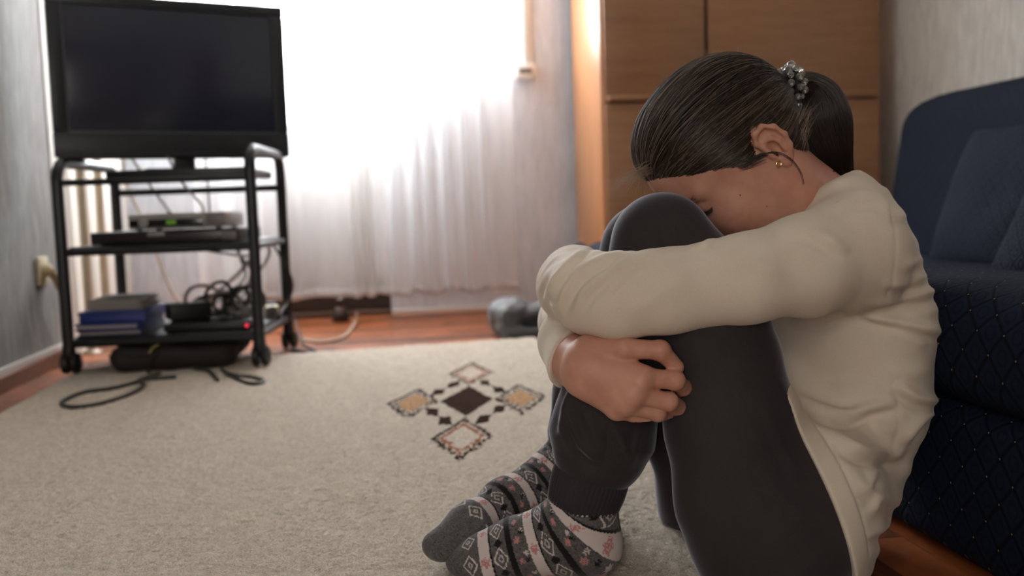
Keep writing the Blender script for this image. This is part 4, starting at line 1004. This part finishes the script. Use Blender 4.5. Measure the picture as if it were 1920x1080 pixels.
# ---- feet
heel_n = np.array([0.226, 1.050, 0.046]); heel_f = np.array([0.250, 1.205, 0.046])
FN = ([G(1108, 900, 1.045), G(1090, 975, 1.05), np.array([0.190, 1.060, 0.058]), np.array([0.145, 1.072, 0.042]), np.array([0.108, 1.080, 0.033]), np.array([0.080, 1.086, 0.027])], [0.035, 0.033, 0.033, 0.029, 0.022, 0.013])
FFT = ([G(1080, 845, 1.2), G(1050, 888, 1.2), np.array([0.190, 1.188, 0.074]), np.array([0.148, 1.165, 0.064]), np.array([0.100, 1.130, 0.054]), np.array([0.058, 1.102, 0.043])], [0.034, 0.031, 0.030, 0.027, 0.023, 0.016])
def f_foot(P, A, heel, cutp, cutn):
    d = chain(P, A[0], A[1], 0.02); d = smin(d, capsule(P, heel, A[0][1], 0.031, 0.030), 0.02)
    d = smin(d, capsule(P, heel, A[0][3], 0.028, 0.026), 0.02)
    # forefoot is wide: little toe side
    w = A[0][4]+np.array([0.008, 0.020, -0.004]); w2 = A[0][4]+np.array([0.004, -0.018, -0.004])
    d = smin(d, capsule(P, w, A[0][5]+np.array([0.018, 0.014, -0.004]), 0.018, 0.012), 0.012); d = smin(d, capsule(P, w2, A[0][5]+np.array([0.008, -0.010, -0.003]), 0.018, 0.012), 0.012)
    d = np.maximum(d, (P-cutp)@cutn)
    return smax(d, RUG+0.001-P[:, 2], 0.004)

# ---- build: body is the person, clothes and hair are its children
def part(name, V, Q, m, parent, smooth=True):
    return np_mesh(name, V-BASE, Q, m, parent, smooth)
Vh, Qh = surf(f_head, (0.29, 1.02, 0.33), (0.62, 1.22, 0.60), 0.0015)
Va, Qa = surf(f_hand, (0.16, 0.92, 0.20), (0.33, 1.20, 0.32), 0.0015)
Vb, Qb = surf(f_body, (0.02, 0.90, 0.0), (0.68, 1.36, 0.46), 0.007)
Vall = np.concatenate([Vh, Va, Vb]); Qall = np.concatenate([Qh, Qa+len(Vh), Qb+len(Vh)+len(Va)])
person = np_mesh('person', Vall-BASE, Qall, M_skin); person.location = BASE
tag(person, 'girl sitting on the rug hugging her knees, face hidden, cream sweater and charcoal trousers', 'person')
# ---- sweater and trousers with folds
R_, S_, G_ = 'r', 's', 'g'
SHIRT_FOLDS = [
 # bent elbow
 ([(1030, 560), (1052, 515), (1085, 482), (1112, 464)], 6, 0.0054, 's'), ([(1046, 585), (1068, 540), (1108, 502), (1172, 474)], 7, 0.0071, 's'),
 ([(1076, 520), (1096, 492), (1128, 470)], 5, 0.0044, 'r'), ([(1078, 590), (1100, 545), (1146, 510), (1192, 472)], 8, 0.0061, 's'),
 ([(1130, 548), (1182, 500), (1230, 470)], 9, 0.0044, 's'), ([(1012, 530), (1038, 492), (1072, 474)], 4, 0.0034, 'r'), ([(1010, 548), (1034, 512), (1062, 488)], 4, 0.0034, 'r'), ([(1020, 566), (1044, 530), (1064, 508)], 4, 0.0031, 'r'),
 ([(1180, 590), (1240, 545), (1300, 520)], 14, 0.0031, 'r'),
 # upper arm and shoulder
 ([(1290, 470), (1316, 462), (1340, 458)], 5, 0.0030, 'r'), ([(1318, 468), (1332, 456), (1348, 452)], 4, 0.0030, 's'), ([(1365, 490), (1425, 496), (1470, 520)], 9, 0.0024, 'r'),
 ([(1486, 426), (1536, 442), (1590, 474)], 9, 0.0046, 's'), ([(1420, 470), (1480, 470), (1540, 490)], 12, 0.0022, 'r'),
 ([(1520, 372), (1560, 356), (1605, 352), (1650, 360)], 8, 0.0057, 's'), ([(1550, 362), (1600, 340), (1640, 344)], 6, 0.0041, 'r'), ([(1560, 392), (1604, 372), (1650, 372), (1672, 392)], 9, 0.0046, 's'),
 ([(1650, 352), (1684, 362), (1699, 392), (1694, 412)], 7, 0.0065, 'r'), ([(1668, 410), (1700, 420), (1724, 442)], 8, -0.0030, 'r'),
 # armpit and back
 ([(1620, 574), (1676, 562), (1730, 553), (1772, 536)], 7, 0.0057, 's'), ([(1612, 590), (1676, 604), (1722, 615), (1778, 626)], 7, 0.0070, 's'), ([(1655, 535), (1706, 530), (1745, 512)], 8, 0.0035, 's'),
 ([(1690, 500), (1730, 486), (1750, 474)], 7, 0.0030, 'r'), ([(1480, 604), (1570, 590), (1636, 570)], 8, 0.0041, 's'), ([(1676, 616), (1716, 640), (1740, 648)], 7, 0.0030, 'r'), ([(1690, 590), (1730, 588), (1765, 578)], 6, 0.0024, 'r'),
 # waist
 ([(1480, 742), (1537, 772), (1585, 781), (1633, 764), (1684, 752)], 9, 0.0095, 's'), ([(1484, 786), (1556, 820), (1614, 848), (1676, 854), (1694, 834)], 9, 0.0095, 's'),
 ([(1500, 802), (1560, 838), (1626, 856)], 6, 0.0042, 'r'), ([(1545, 842), (1600, 892), (1626, 911), (1648, 862)], 8, 0.0044, 's'), ([(1566, 880), (1608, 916), (1644, 930), (1634, 955), (1606, 972)], 7, 0.0046, 's'),
 ([(1676, 720), (1720, 747), (1768, 752)], 8, 0.0081, 's'), ([(1692, 834), (1726, 790), (1760, 762)], 8, 0.0059, 's'), ([(1648, 930), (1682, 945), (1698, 922)], 7, 0.0035, 's'), ([(1610, 1010), (1648, 994), (1676, 970)], 7, 0.0051, 's'), ([(1600, 1060), (1640, 1034), (1668, 1010)], 7, 0.0048, 'r'),
 ([(1640, 770), (1650, 800), (1680, 815)], 7, 0.0022, 's'), ([(1660, 690), (1700, 700), (1750, 690)], 10, 0.0034, 'r'), ([(1560, 720), (1600, 735), (1650, 722)], 12, 0.0031, 'r'), ([(1690, 900), (1710, 870), (1730, 840)], 7, 0.0042, 'r'),
 # seams
 ([(1668, 378), (1680, 440), (1678, 500), (1664, 552), (1640, 590)], 1.6, -0.0011, 'r!'), ([(1629, 600), (1652, 640), (1668, 690), (1680, 740), (1684, 800), (1668, 850)], 1.6, -0.0011, 'r!'),
 ([(1490, 398), (1540, 352), (1592, 322)], 1.6, -0.0007, 'r!'),
]
TROU_FOLDS = [
 ([(1224, 428), (1231, 448), (1232, 472)], 5, -0.0030, 'r'), ([(1240, 470), (1262, 455), (1300, 450)], 8, 0.0016, 's'),
 ([(1078, 725), (1060, 768), (1054, 818)], 8, 0.0056, 's'), ([(1070, 765), (1082, 815), (1102, 845), (1130, 866)], 8, 0.0056, 's'), ([(1062, 790), (1068, 826), (1084, 850)], 6, 0.004, 'r'),
 ([(1090, 745), (1108, 800), (1128, 846)], 10, 0.0040, 's'), ([(1150, 800), (1164, 835), (1172, 862)], 9, 0.0034, 's'), ([(1148, 770), (1138, 830), (1126, 884)], 2, -0.0014, 'r!'), ([(1160, 810), (1176, 850), (1186, 880)], 6, 0.0022, 'r'), ([(1204, 800), (1190, 840), (1186, 870)], 6, 0.0020, 's'),
 ([(1354, 640), (1372, 740), (1392, 830), (1430, 930), (1500, 1030)], 1.8, -0.0011, 'r!'), ([(1430, 760), (1470, 840), (1500, 900)], 10, 0.0020, 's'), ([(1420, 880), (1480, 950), (1540, 1000)], 10, 0.0018, 's'),
 ([(1450, 700), (1470, 740), (1486, 790)], 8, 0.0020, 'r'),
]
Vs, Qs = surf(f_shirt, (0.17, 0.88, 0.0), (0.69, 1.38, 0.52), 0.0027)
def keep_w(V):
    w = np.clip((np.linalg.norm(V-cuff_c, axis=1)-0.042)/0.012, 0, 1)
    e = (V-hem_o)@hem_n; near = (V[:, 2] < hem_o[2]+0.03) & (V[:, 1] < 1.02)
    return w*np.where(near, np.clip((e-0.022)/0.025, 0, 1), 1)
Vs = fold_cloth(Vs, Qs, SHIRT_FOLDS, keep=keep_w); Vs = smooth_mesh(Vs, Qs, 1, 0.3)
sweater = part('sweater', Vs, Qs, M_shirt, person)
Vt, Qt = surf(f_trousers, (0.17, 0.88, 0.0), (0.62, 1.36, 0.46), 0.0028)
Vt = fold_cloth(Vt, Qt, TROU_FOLDS); Vt = smooth_mesh(Vt, Qt, 1, 0.3)
trousers = part('trousers', Vt, Qt, M_trou, person)
# ribbed cuffs of the trousers
def rib_cuff(p0, p1, r0, r1, n=150, m=14):
    p0, p1 = np.array(p0), np.array(p1); ax = (p1-p0)/np.linalg.norm(p1-p0); u = np.array([0, 1.0, 0]); u -= ax*(ax@u); u /= np.linalg.norm(u); w = np.cross(ax, u)
    V = []; prof = []
    for j in range(m): prof.append((j/(m-1), 1.0))
    prof += [(1.0, 0.93), (0.94, 0.90)]
    for t, k in prof:
        a = np.linspace(0, 2*np.pi, n, endpoint=False); rad = (r0+(r1-r0)*t+0.004*math.sin(math.pi*min(t, 1)))*k+0.0008*np.cos(a*(n/3))*(1 if k == 1 else 0)
        V.append(p0+(p1-p0)*t+rad[:, None]*(np.cos(a)[:, None]*u+np.sin(a)[:, None]*w))
    V = np.concatenate(V); k = len(prof); I = np.arange(n*k).reshape(k, n); J = np.roll(I, -1, 1)
    return V, np.stack([I[:-1], J[:-1], J[1:], I[1:]], -1).reshape(-1, 4)
cn0, cn1 = G(1122, 848, 1.045), G(1090, 950, 1.05); cf0, cf1 = G(1094, 826, 1.2), G(1068, 876, 1.2)
V, Q = rib_cuff(cn0, cn1, 0.0372, 0.0382); part('ribbed_cuff', V, Q, M_rib, trousers)
V, Q = rib_cuff(cf0, cf1, 0.036, 0.034); part('ribbed_cuff', V, Q, M_rib, trousers)
# ---- patterned socks
def sock(A, heel, seed, shift):
    top = np.array(A[0][0]); dn = top-np.array(A[0][1]); dn /= np.linalg.norm(dn)
    f = lambda P: f_foot(P, A, heel, top, dn)
    pts = np.array([p for p in A[0]]+[heel]); V, Q = surf(f, pts.min(0)-0.05, pts.max(0)+0.05, 0.00145)
    path = catmull(A[0][::-1], 10); L = np.linalg.norm(np.diff(path, axis=0), axis=1); cum = np.concatenate([[0], np.cumsum(L)])
    D = np.linalg.norm(V[:, None, :].astype(np.float32)-path[None].astype(np.float32), axis=2); i = D.argmin(1)
    T = np.gradient(path, axis=0); T /= np.linalg.norm(T, axis=1, keepdims=True)
    Wt = np.exp(-((D-D.min(1, keepdims=True))/0.010)**2); Wt /= Wt.sum(1, keepdims=True)
    sp = cum[None]+((V[:, None]-path[None])*T[None]).sum(2); s = (Wt*np.clip(sp, cum[None]-0.03, cum[None]+0.03)).sum(1)+0.018
    up = np.array([0.35, -0.15, 1.0]); U = up-T*(T@up)[:, None]; U /= np.linalg.norm(U, axis=1, keepdims=True); W = np.cross(T, U)
    r = V-path[i]; ang = np.arctan2((Wt*((V[:, None]-path[None])*W[None]).sum(2)).sum(1), (Wt*((V[:, None]-path[None])*U[None]).sum(2)).sum(1)); arc = ang*0.034
    g = np.random.default_rng(seed)
    gray = np.array(lin((92, 89, 89))); blk = np.array(lin((30, 28, 30))); wht = np.array(lin((206, 194, 190))); pnk = np.array(lin((186, 126, 126)))
    C = gray*(1+0.25*g.normal(size=(len(V), 1)))
    C = np.clip(C, 0.01, 1)
    P_ = 0.0585; q = (s-0.068-shift); m = np.mod(q, P_); body = q > 0
    def flakes(a, b, pa, sz, col, off):
        x = np.mod(a+off, pa)-pa/2; y = b; rr = np.hypot(x, y); th_ = np.arctan2(y, x)
        k = (rr < sz*(0.55+0.45*np.abs(np.cos(3*th_)))) & (np.mod((rr/sz*2.5), 1) < 0.8); return k
    def dia(a, b, pa, w, h, off):
        x = np.mod(a+off, pa)-pa/2; return np.abs(x)/w+np.abs(b)/h
    k = body & (m < 0.0125); C[k] = wht
    k2 = k & flakes(arc, m-0.006, 0.040, 0.0060, pnk, 0.01+seed*0.003); C[k2] = pnk
    C[body & (m > 0.0125) & (m < 0.0145)] = blk
    z = body & (m > 0.0145) & (m < 0.0335); b = m-0.0240
    d = dia(arc, b, 0.034, 0.0135, 0.0088, 0.004*seed); C[z & (d > 0.84) & (d < 1.0)] = wht; C[z & (d > 0.25) & (d < 0.42)] = wht*0.8
    d2 = dia(arc, b, 0.034, 0.009, 0.0095, 0.017+0.004*seed); C[z & (d2 < 0.6)] = blk
    C[body & (m > 0.0335) & (m < 0.0405)] = blk
    z = body & (m > 0.042) & (m < 0.0575); b = m-0.050
    C[z & flakes(arc, b+0.003, 0.022, 0.0042, pnk, 0.0)] = pnk; C[z & flakes(arc, b-0.004, 0.024, 0.0034, wht, 0.012)] = wht*0.9
    C[z & flakes(arc, b-0.003, 0.030, 0.0034, blk, 0.02)] = blk
    toe = (s > 0.046+shift) & (s < 0.066+shift); d = dia(arc, s-0.056-shift, 0.036, 0.0145, 0.009, 0.006); C[toe & (d > 0.80) & (d < 1.0)] = wht; C[toe & (d < 0.36) & (d > 0.15)] = wht*0.8
    o = part('sock', V, Q, M_sock, person); at = o.data.color_attributes.new('knit', 'FLOAT_COLOR', 'POINT')
    at.data.foreach_set('color', np.concatenate([C, np.ones((len(V), 1))], 1).astype(np.float32).ravel())
    return o
t = NT('patterned sock knit'); a = t.add('ShaderNodeAttribute'); a.attribute_name = 'knit'; t.link(a.outputs['Color'], t.b.inputs['Base Color'])
t.set(Roughness=0.9, Specular_IOR_Level=0.1, Sheen_Weight=0.2); v = t.coords(); t.bump(t.noise(v, 1400, 2), 0.3, 0.0012); M_sock = t.m
s1 = sock(FN, heel_n, 1, -0.019); s2 = sock(FFT, heel_f, 2, 0.012)
s1['label'] = 'near grey sock with diamonds, white bands and pink flakes'; s2['label'] = 'far grey sock with plain grey toe'

# ---- hair: a cap that thins to nothing at the hairline, strands over it, ponytail, tie
HAIRLINE = np.array([(0.14, 0.080), (0.100, 0.074), (0.083, 0.060), (0.070, 0.048), (0.048, 0.033), (0.032, 0.018), (0.022, 0.010), (0.014, 0.012), (0.008, 0.024), (-0.002, 0.036), (-0.012, 0.036), (-0.022, 0.020), (-0.024, 0.0), (-0.029, -0.0185), (-0.042, -0.040), (-0.062, -0.060), (-0.16, -0.05), (-0.16, 0.2), (0.14, 0.2)])
def poly_in(u, v, poly):
    inside = np.zeros(len(u), bool); n = len(poly); best = np.full(len(u), 1e9)
    for i in range(n):
        a, b = poly[i], poly[(i+1) % n]; d = b-a; t_ = np.clip(((u-a[0])*d[0]+(v-a[1])*d[1])/(d@d), 0, 1)
        best = np.minimum(best, np.hypot(u-a[0]-t_*d[0], v-a[1]-t_*d[1]))
        c = ((a[1] > v) != (b[1] > v)) & (u < (b[0]-a[0])*(v-a[1])/(b[1]-a[1]+1e-12)+a[0]); inside ^= c
    return np.where(inside, best, -best)
TIE = hl((-0.099, 0.0, 0.014))
def f_hairq(q):
    d, a = f_headq(q); d = smin(d, f_neck(HO+q@HM.T), 0.035); s = poly_in(q[:, 0], q[:, 2], HAIRLINE)
    th_ = np.where(s > 0, 0.0085*(1-np.exp(-np.maximum(s, 0)/0.016)), np.maximum(s, -0.01)*0.6)-0.0006
    return d-th_
def f_hair(P):
    q = (P-HO)@HM; d = f_hairq(q)
    return smin(d, np.linalg.norm(P-TIE, axis=1)-0.017, 0.018)
Vc, Qc = surf(f_hair, (0.29, 1.02, 0.40), (0.58, 1.22, 0.61), 0.0024)
hair = part('hair', Vc, Qc, M_hair, person)
def flow_attr(o, A):
    at = o.data.attributes.new('flow', 'FLOAT_VECTOR', 'POINT'); at.data.foreach_set('vector', np.ascontiguousarray(A, np.float32).ravel())
_q = (Vc-HO)@HM-np.array([0, 0, 0.035]); _q /= np.linalg.norm(_q, axis=1, keepdims=True)
_b = (TIE-HO)@HM-np.array([0, 0, 0.035]); _b /= np.linalg.norm(_b); _e1 = np.array([0, 1.0, 0]); _e2 = np.cross(_b, _e1)
_c = np.stack([_q@_e1, _q@_e2], 1); _c /= np.linalg.norm(_c, axis=1, keepdims=True)+1e-9
flow_attr(hair, np.concatenate([_c, 0.05*np.arccos(np.clip(_q@_b, -1, 1))[:, None]], 1))
def add_strands(name, S, r0, r1, parent, mat=None):
    """S (k, n, 3) world points"""
    k, n = S.shape[:2]
    hc = bpy.data.hair_curves.new(name); hc.add_curves([n]*k)
    hc.attributes['position'].data.foreach_set('vector', (S.reshape(-1, 3)-BASE).astype(np.float32).ravel())
    ra = hc.attributes.new('radius', 'FLOAT', 'POINT'); rad = np.broadcast_to(np.linspace(r0, r1, n), (k, n)).astype(np.float32)
    ra.data.foreach_set('value', rad.ravel().copy()); hc.materials.append(mat or M_strand)
    o = bpy.data.objects.new(name, hc); COL.objects.link(o); o.parent = parent; return o
def head_strands(starts, n=26, off=(0.0003, 0.0034), wob=0.004):
    """combed from the start points over the head to the tie"""
    k = len(starts); C0 = np.array([0.0, 0, 0.035]); tq = (TIE-HO)@HM
    q0 = starts-C0; a = q0/np.linalg.norm(q0, axis=1, keepdims=True); b = (tq-C0)/np.linalg.norm(tq-C0)
    b = b+rng.normal(size=(k, 3))*0.07; b /= np.linalg.norm(b, axis=1, keepdims=True)
    om = np.arccos(np.clip((a*b).sum(1), -1, 1)); t_ = np.linspace(0, 1, n)
    so_ = np.sin(om)[:, None]+1e-6
    d = (np.sin((1-t_)[None]*om[:, None])/so_)[..., None]*a[:, None]+(np.sin(t_[None]*om[:, None])/so_)[..., None]*b[:, None]
    side = np.cross(a, b); side /= np.linalg.norm(side, axis=1, keepdims=True)+1e-9
    w = rng.normal(size=(k, 1))*wob*8; d = d+(np.sin(np.pi*t_)[None]*w)[..., None]*side[:, None]
    d /= np.linalg.norm(d, axis=2, keepdims=True)
    r = np.full((k, n), 0.10); o_ = rng.uniform(*off, size=(k, 1))*(0.3+0.7*np.sin(np.pi*np.clip(t_*1.0, 0, 1)))[None]
    for _ in range(5):
        q = (C0+d*r[..., None]).reshape(-1, 3); v_ = f_hairq(q).reshape(k, n)-o_; r = np.clip(r-v_*0.9, 0.02, 0.2)
    q = (C0+d*r[..., None]).reshape(-1, 3); P = HO+q@HM.T; return P.reshape(k, n, 3)
def hair_starts(k, edge):
    out = []
    HL = HAIRLINE[1:15]
    while len(out) < k:
        if rng.random() < edge:
            i = rng.integers(len(HL)-1); t_ = rng.random(); uv = HL[i]*(1-t_)+HL[i+1]*t_; uv = uv+np.array([0.0032, 0.0034])*rng.normal(size=2)
            lat = np.sign(rng.random()-0.35)*rng.uniform(0.02, 0.075) if i > 1 else rng.uniform(-0.06, 0.06)
            out.append((uv[0], lat, uv[1]))
        else:
            dd = rng.normal(size=3); dd /= np.linalg.norm(dd); p = np.array([0.004, 0, 0.042])+dd*np.array([0.089, 0.071, 0.077])
            if poly_in(np.array([p[0]]), np.array([p[2]]), HAIRLINE)[0] > 0.003: out.append(tuple(p))
    return np.array(out)
S = head_strands(hair_starts(4600, 0.62)); add_strands('strands', S[:3500], 0.00042, 0.00026, hair); add_strands('highlight_strands', S[3500:], 0.00036, 0.00022, hair, M_strand_glint)  # the lighter strands carry highlights and rim light in their colour
# ponytail
pc, pr = PX((1486, 160, 1.118, 16), (1512, 160, 1.118, 26), (1532, 182, 1.118, 42), (1544, 224, 1.118, 50), (1557, 268, 1.12, 41), (1572, 306, 1.13, 26), (1588, 345, 1.145, 13))
pcc = catmull(pc, 8); prr = catmull([(r, 0, 0) for r in pr], 8)[:, 0]
def f_tail(P): return chain(P, pcc[::2], prr[::2]*0.86, 0.004)
Vp, Qp = surf(f_tail, pcc.min(0)-0.04, pcc.max(0)+0.04, 0.003)
tail = part('ponytail', Vp, Qp, M_hair, hair)
_D = np.linalg.norm(Vp[:, None]-pcc[None], axis=2); _i = _D.argmin(1); _T = np.gradient(pcc, axis=0); _T /= np.linalg.norm(_T, axis=1, keepdims=True)
_u = np.array([0, 1.0, 0])-_T*_T[:, 1:2]; _u /= np.linalg.norm(_u, axis=1, keepdims=True); _w = np.cross(_T, _u); _r = Vp-pcc[_i]
_a = np.arctan2((_r*_w[_i]).sum(1), (_r*_u[_i]).sum(1)); flow_attr(tail, np.stack([np.cos(_a)*0.6, np.sin(_a)*0.6, 0.004*_i], 1))
def tail_strands(k, spread=1.0, n=26):
    t_ = np.linspace(0, 1, n); idx = t_*(len(pcc)-1); i0 = np.clip(idx.astype(int), 0, len(pcc)-2); fr_ = (idx-i0)[:, None]
    cen = pcc[i0]*(1-fr_)+pcc[i0+1]*fr_; rad = prr[i0]*(1-fr_[:, 0])+prr[i0+1]*fr_[:, 0]
    T_ = np.gradient(cen, axis=0); T_ /= np.linalg.norm(T_, axis=1, keepdims=True); u = np.array([0, 1.0, 0]); U = u-T_*(T_@u)[:, None]; U /= np.linalg.norm(U, axis=1, keepdims=True); W = np.cross(T_, U)
    a = rng.uniform(0, 2*np.pi, (k, 1))+0.25*rng.normal(size=(k, 1))*t_[None]; rr_ = (0.86+0.20*rng.random((k, 1))*spread)*(1+0.06*rng.normal(size=(k, 1))*t_[None]**2)
    return cen[None]+(rad[None]*rr_)[..., None]*(np.cos(a)[..., None]*U[None]+np.sin(a)[..., None]*W[None])
add_strands('ponytail_strands', tail_strands(1300), 0.0004, 0.00026, hair)
# flyaways, fringe, nape wisps
fl = []; fl2 = []
def wisp(pts, k, jit, end, dark=False):
    base = np.array([G(*p) for p in pts]); c = catmull(base, 6)
    for _ in range(k):
        o0 = rng.normal(size=3)*jit; o1 = rng.normal(size=3)*end; t_ = np.linspace(0, 1, 20)[:, None]
        ii = np.linspace(0, len(c)-1, 20); a_ = np.stack([np.interp(ii, np.arange(len(c)), c[:, d]) for d in range(3)], 1)
        (fl2 if dark else fl).append(a_+o0*(1-t_)+o1*t_**1.6)
wisp([(1222, 315, 1.10), (1205, 322, 1.09), (1185, 330, 1.085), (1166, 345, 1.085)], 60, 0.004, 0.008)
wisp([(1225, 300, 1.12), (1205, 318, 1.12), (1200, 340, 1.12), (1206, 356, 1.12)], 25, 0.004, 0.007)
wisp([(1395, 302, 1.050), (1447, 286, 1.036), (1480, 297, 1.034), (1502, 325, 1.040), (1507, 357, 1.050), (1503, 382, 1.06)], 7, 0.0010, 0.0008, True)
wisp([(1350, 300, 1.056), (1400, 300, 1.050), (1440, 288, 1.043), (1458, 291, 1.040)], 40, 0.003, 0.0012, True)
wisp([(1290, 314, 1.072), (1340, 314, 1.062), (1390, 314, 1.053), (1430, 296, 1.045)], 40, 0.003, 0.003, True)
for q_ in range(26):
    x = rng.uniform(1485, 1515); y_ = rng.uniform(205, 262)
    wisp([(x, y_+20, 1.075), (x+6, y_+4, 1.07), (x+14+rng.uniform(-6, 8), y_-rng.uniform(8, 22), 1.07)], 2, 0.001, 0.002)
for q_ in range(26):
    tt = rng.random(); x = 1370+tt*215+rng.uniform(-4, 4); yb = np.interp(x, [1330, 1400, 1460, 1520, 1560, 1585, 1595], [95, 100, 135, 140, 160, 195, 250])
    wisp([(x, yb+6, 1.12), (x+rng.uniform(-4, 4), yb-6, 1.12), (x+rng.uniform(-8, 14), yb-rng.uniform(6, 24), 1.12)], 1, 0.001, 0.004)
for q_ in range(24):
    tt = rng.random(); x = 1212+tt*150; yb = np.interp(x, [1200, 1210, 1230, 1260, 1300, 1350], [270, 215, 170, 130, 105, 92])
    wisp([(x+8, yb+8, 1.12), (x-1, yb-3, 1.12), (x-rng.uniform(1, 8), yb-rng.uniform(2, 10), 1.12)], 1, 0.001, 0.003)
add_strands('loose_strands', np.array(fl), 0.00020, 0.00008, hair, M_strand_rim); add_strands('dark_loose_strands', np.array(fl2), 0.00020, 0.00010, hair)  # pale tone on the first set stands in for rim light
# hair tie of clear beads
M_bead = NT('clear silver beads'); M_bead.set(Base_Color=(0.85, 0.82, 0.76), Roughness=0.06, Transmission_Weight=0.85, IOR=1.5); M_bead = M_bead.m
tc = G(1484, 158, 1.115); ta = pcc[6]-pcc[0]; ta /= np.linalg.norm(ta); tu = np.array([0, 1.0, 0]); tu -= ta*(ta@tu); tu /= np.linalg.norm(tu); tw = np.cross(ta, tu)
ring = [tc+0.0165*(math.cos(a_)*tu+math.sin(a_)*tw) for a_ in np.linspace(0, 2*math.pi, 20, endpoint=False)]
Vr, Fr = tube_geo(ring, 0.004, 8, True)
tie = link_mesh('hair_tie', np.array(Vr)-BASE, Fr, plain('black elastic', (20, 18, 18), 0.7), person); tie['label'] = 'hair tie of clear silvery beads'
bm = bmesh.new(); bmesh.ops.create_icosphere(bm, subdivisions=2, radius=1.0); bme = bpy.data.meshes.new('bead'); bm.to_mesh(bme); bm.free(); bme.materials.append(M_bead)
bme.polygons.foreach_set('use_smooth', [False]*len(bme.polygons))
for k in range(36):
    row, j = k % 3, k//3
    a_ = 2*math.pi*(j+0.5*(row == 1))/12; rad = 0.0185+0.0035*(row == 1)+0.0008*math.sin(k*2.1); off = (-0.0075, 0.0, 0.0075)[row]+0.0012*math.sin(k*1.7)
    p = tc+rad*(math.cos(a_)*tu+math.sin(a_)*tw)+ta*off
    o = bpy.data.objects.new('bead', bme); COL.objects.link(o); o.parent = tie; o.location = p-BASE; s_ = 0.0044+0.0008*math.sin(k*3.3); o.scale = (s_, s_, s_)
# earring, lashes, brow, moles
eq = hl(EA_C+EA_R@np.array([0.0075, 0.0105, -0.017]))
er = MB(); pts = [eq+np.array([0.0026*math.cos(a_), -0.001, 0.0030*math.sin(a_)]) for a_ in np.linspace(0, 2*math.pi, 14, endpoint=False)]
er.tube(np.array(pts)-BASE, 0.0006, 8, True)
M_gold = NT('gold'); M_gold.set(Base_Color=lin((222, 170, 90)), Metallic=1.0, Roughness=0.2)
o = er.build('earring', M_gold.m, person); o['label'] = 'small gold hoop earring'
M_lash = plain('dark lashes', (26, 18, 15), 0.6)
lash = MB()
for sgn in (1, -1):
    for k in range(26):
        t_ = k/25; y_ = 0.020+0.026*t_; f_ = 0.0900-0.010*t_**2-0.002*(1-t_)
        p0 = np.array([f_, sgn*y_, 0.0055+0.001*t_]); p1 = p0+np.array([0.005, sgn*(0.002+0.003*t_), -0.003]); p2 = p1+np.array([0.003, sgn*0.002, -0.0005])
        lash.tube(np.array([hl(p0), hl(p1), hl(p2)])-BASE, [0.0004, 0.0003, 0.0001], 5)
lash.build('eyelashes', M_lash, person)
brow = []
for sgn in (1, -1):
    for k in range(90):
        t_ = rng.random()*0.72; p = np.array([0.0985-0.026*t_**1.7, sgn*(0.012+0.040*t_), 0.0215+0.005*math.sin(t_*2.6)+rng.normal()*0.0016])
        q = np.array([p]); 
        for _ in range(4): d_, _a = f_headq(q); q = q-np.stack([d_*0.8, d_*0.45*sgn, d_*0], 1)
        p = q[0]; e_ = p+np.array([-0.003*t_, sgn*0.007, 0.002])
        q = np.array([e_]); 
        for _ in range(4): d_, _a = f_headq(q); q = q-np.stack([(d_-0.0006)*0.8, (d_-0.0006)*0.45*sgn, d_*0], 1)
        ln = [p+(q[0]-p)*s_ for s_ in np.linspace(0, 1, 6)]; brow.append([hl(x) for x in ln])
add_strands('eyebrows', np.array(brow), 0.00009, 0.0001, person)
def on_skin(px, py):
    """walk along the view ray until it meets the head"""
    r_ = ray(px, py); r_ = r_/np.linalg.norm(r_); t_ = 0.9
    for _ in range(60):
        d_ = f_head((CAMP+r_*t_)[None])[0]; t_ += d_*0.7
        if abs(d_) < 1e-5: break
    return CAMP+r_*t_
M_mole = plain('brown mole', (62, 34, 26), 0.6)
for px, py, rr_ in ((1563, 322, 0.0013), (1388, 366, 0.0009), (1438, 387, 0.0007)):
    p = on_skin(px, py); b = MB(); b.lathe([(rr_*math.cos(x), rr_*0.6*math.sin(x)) for x in np.linspace(-1.4, 1.4, 7)], tuple(p-BASE), 'Y', 12); b.build('mole', M_mole, person)
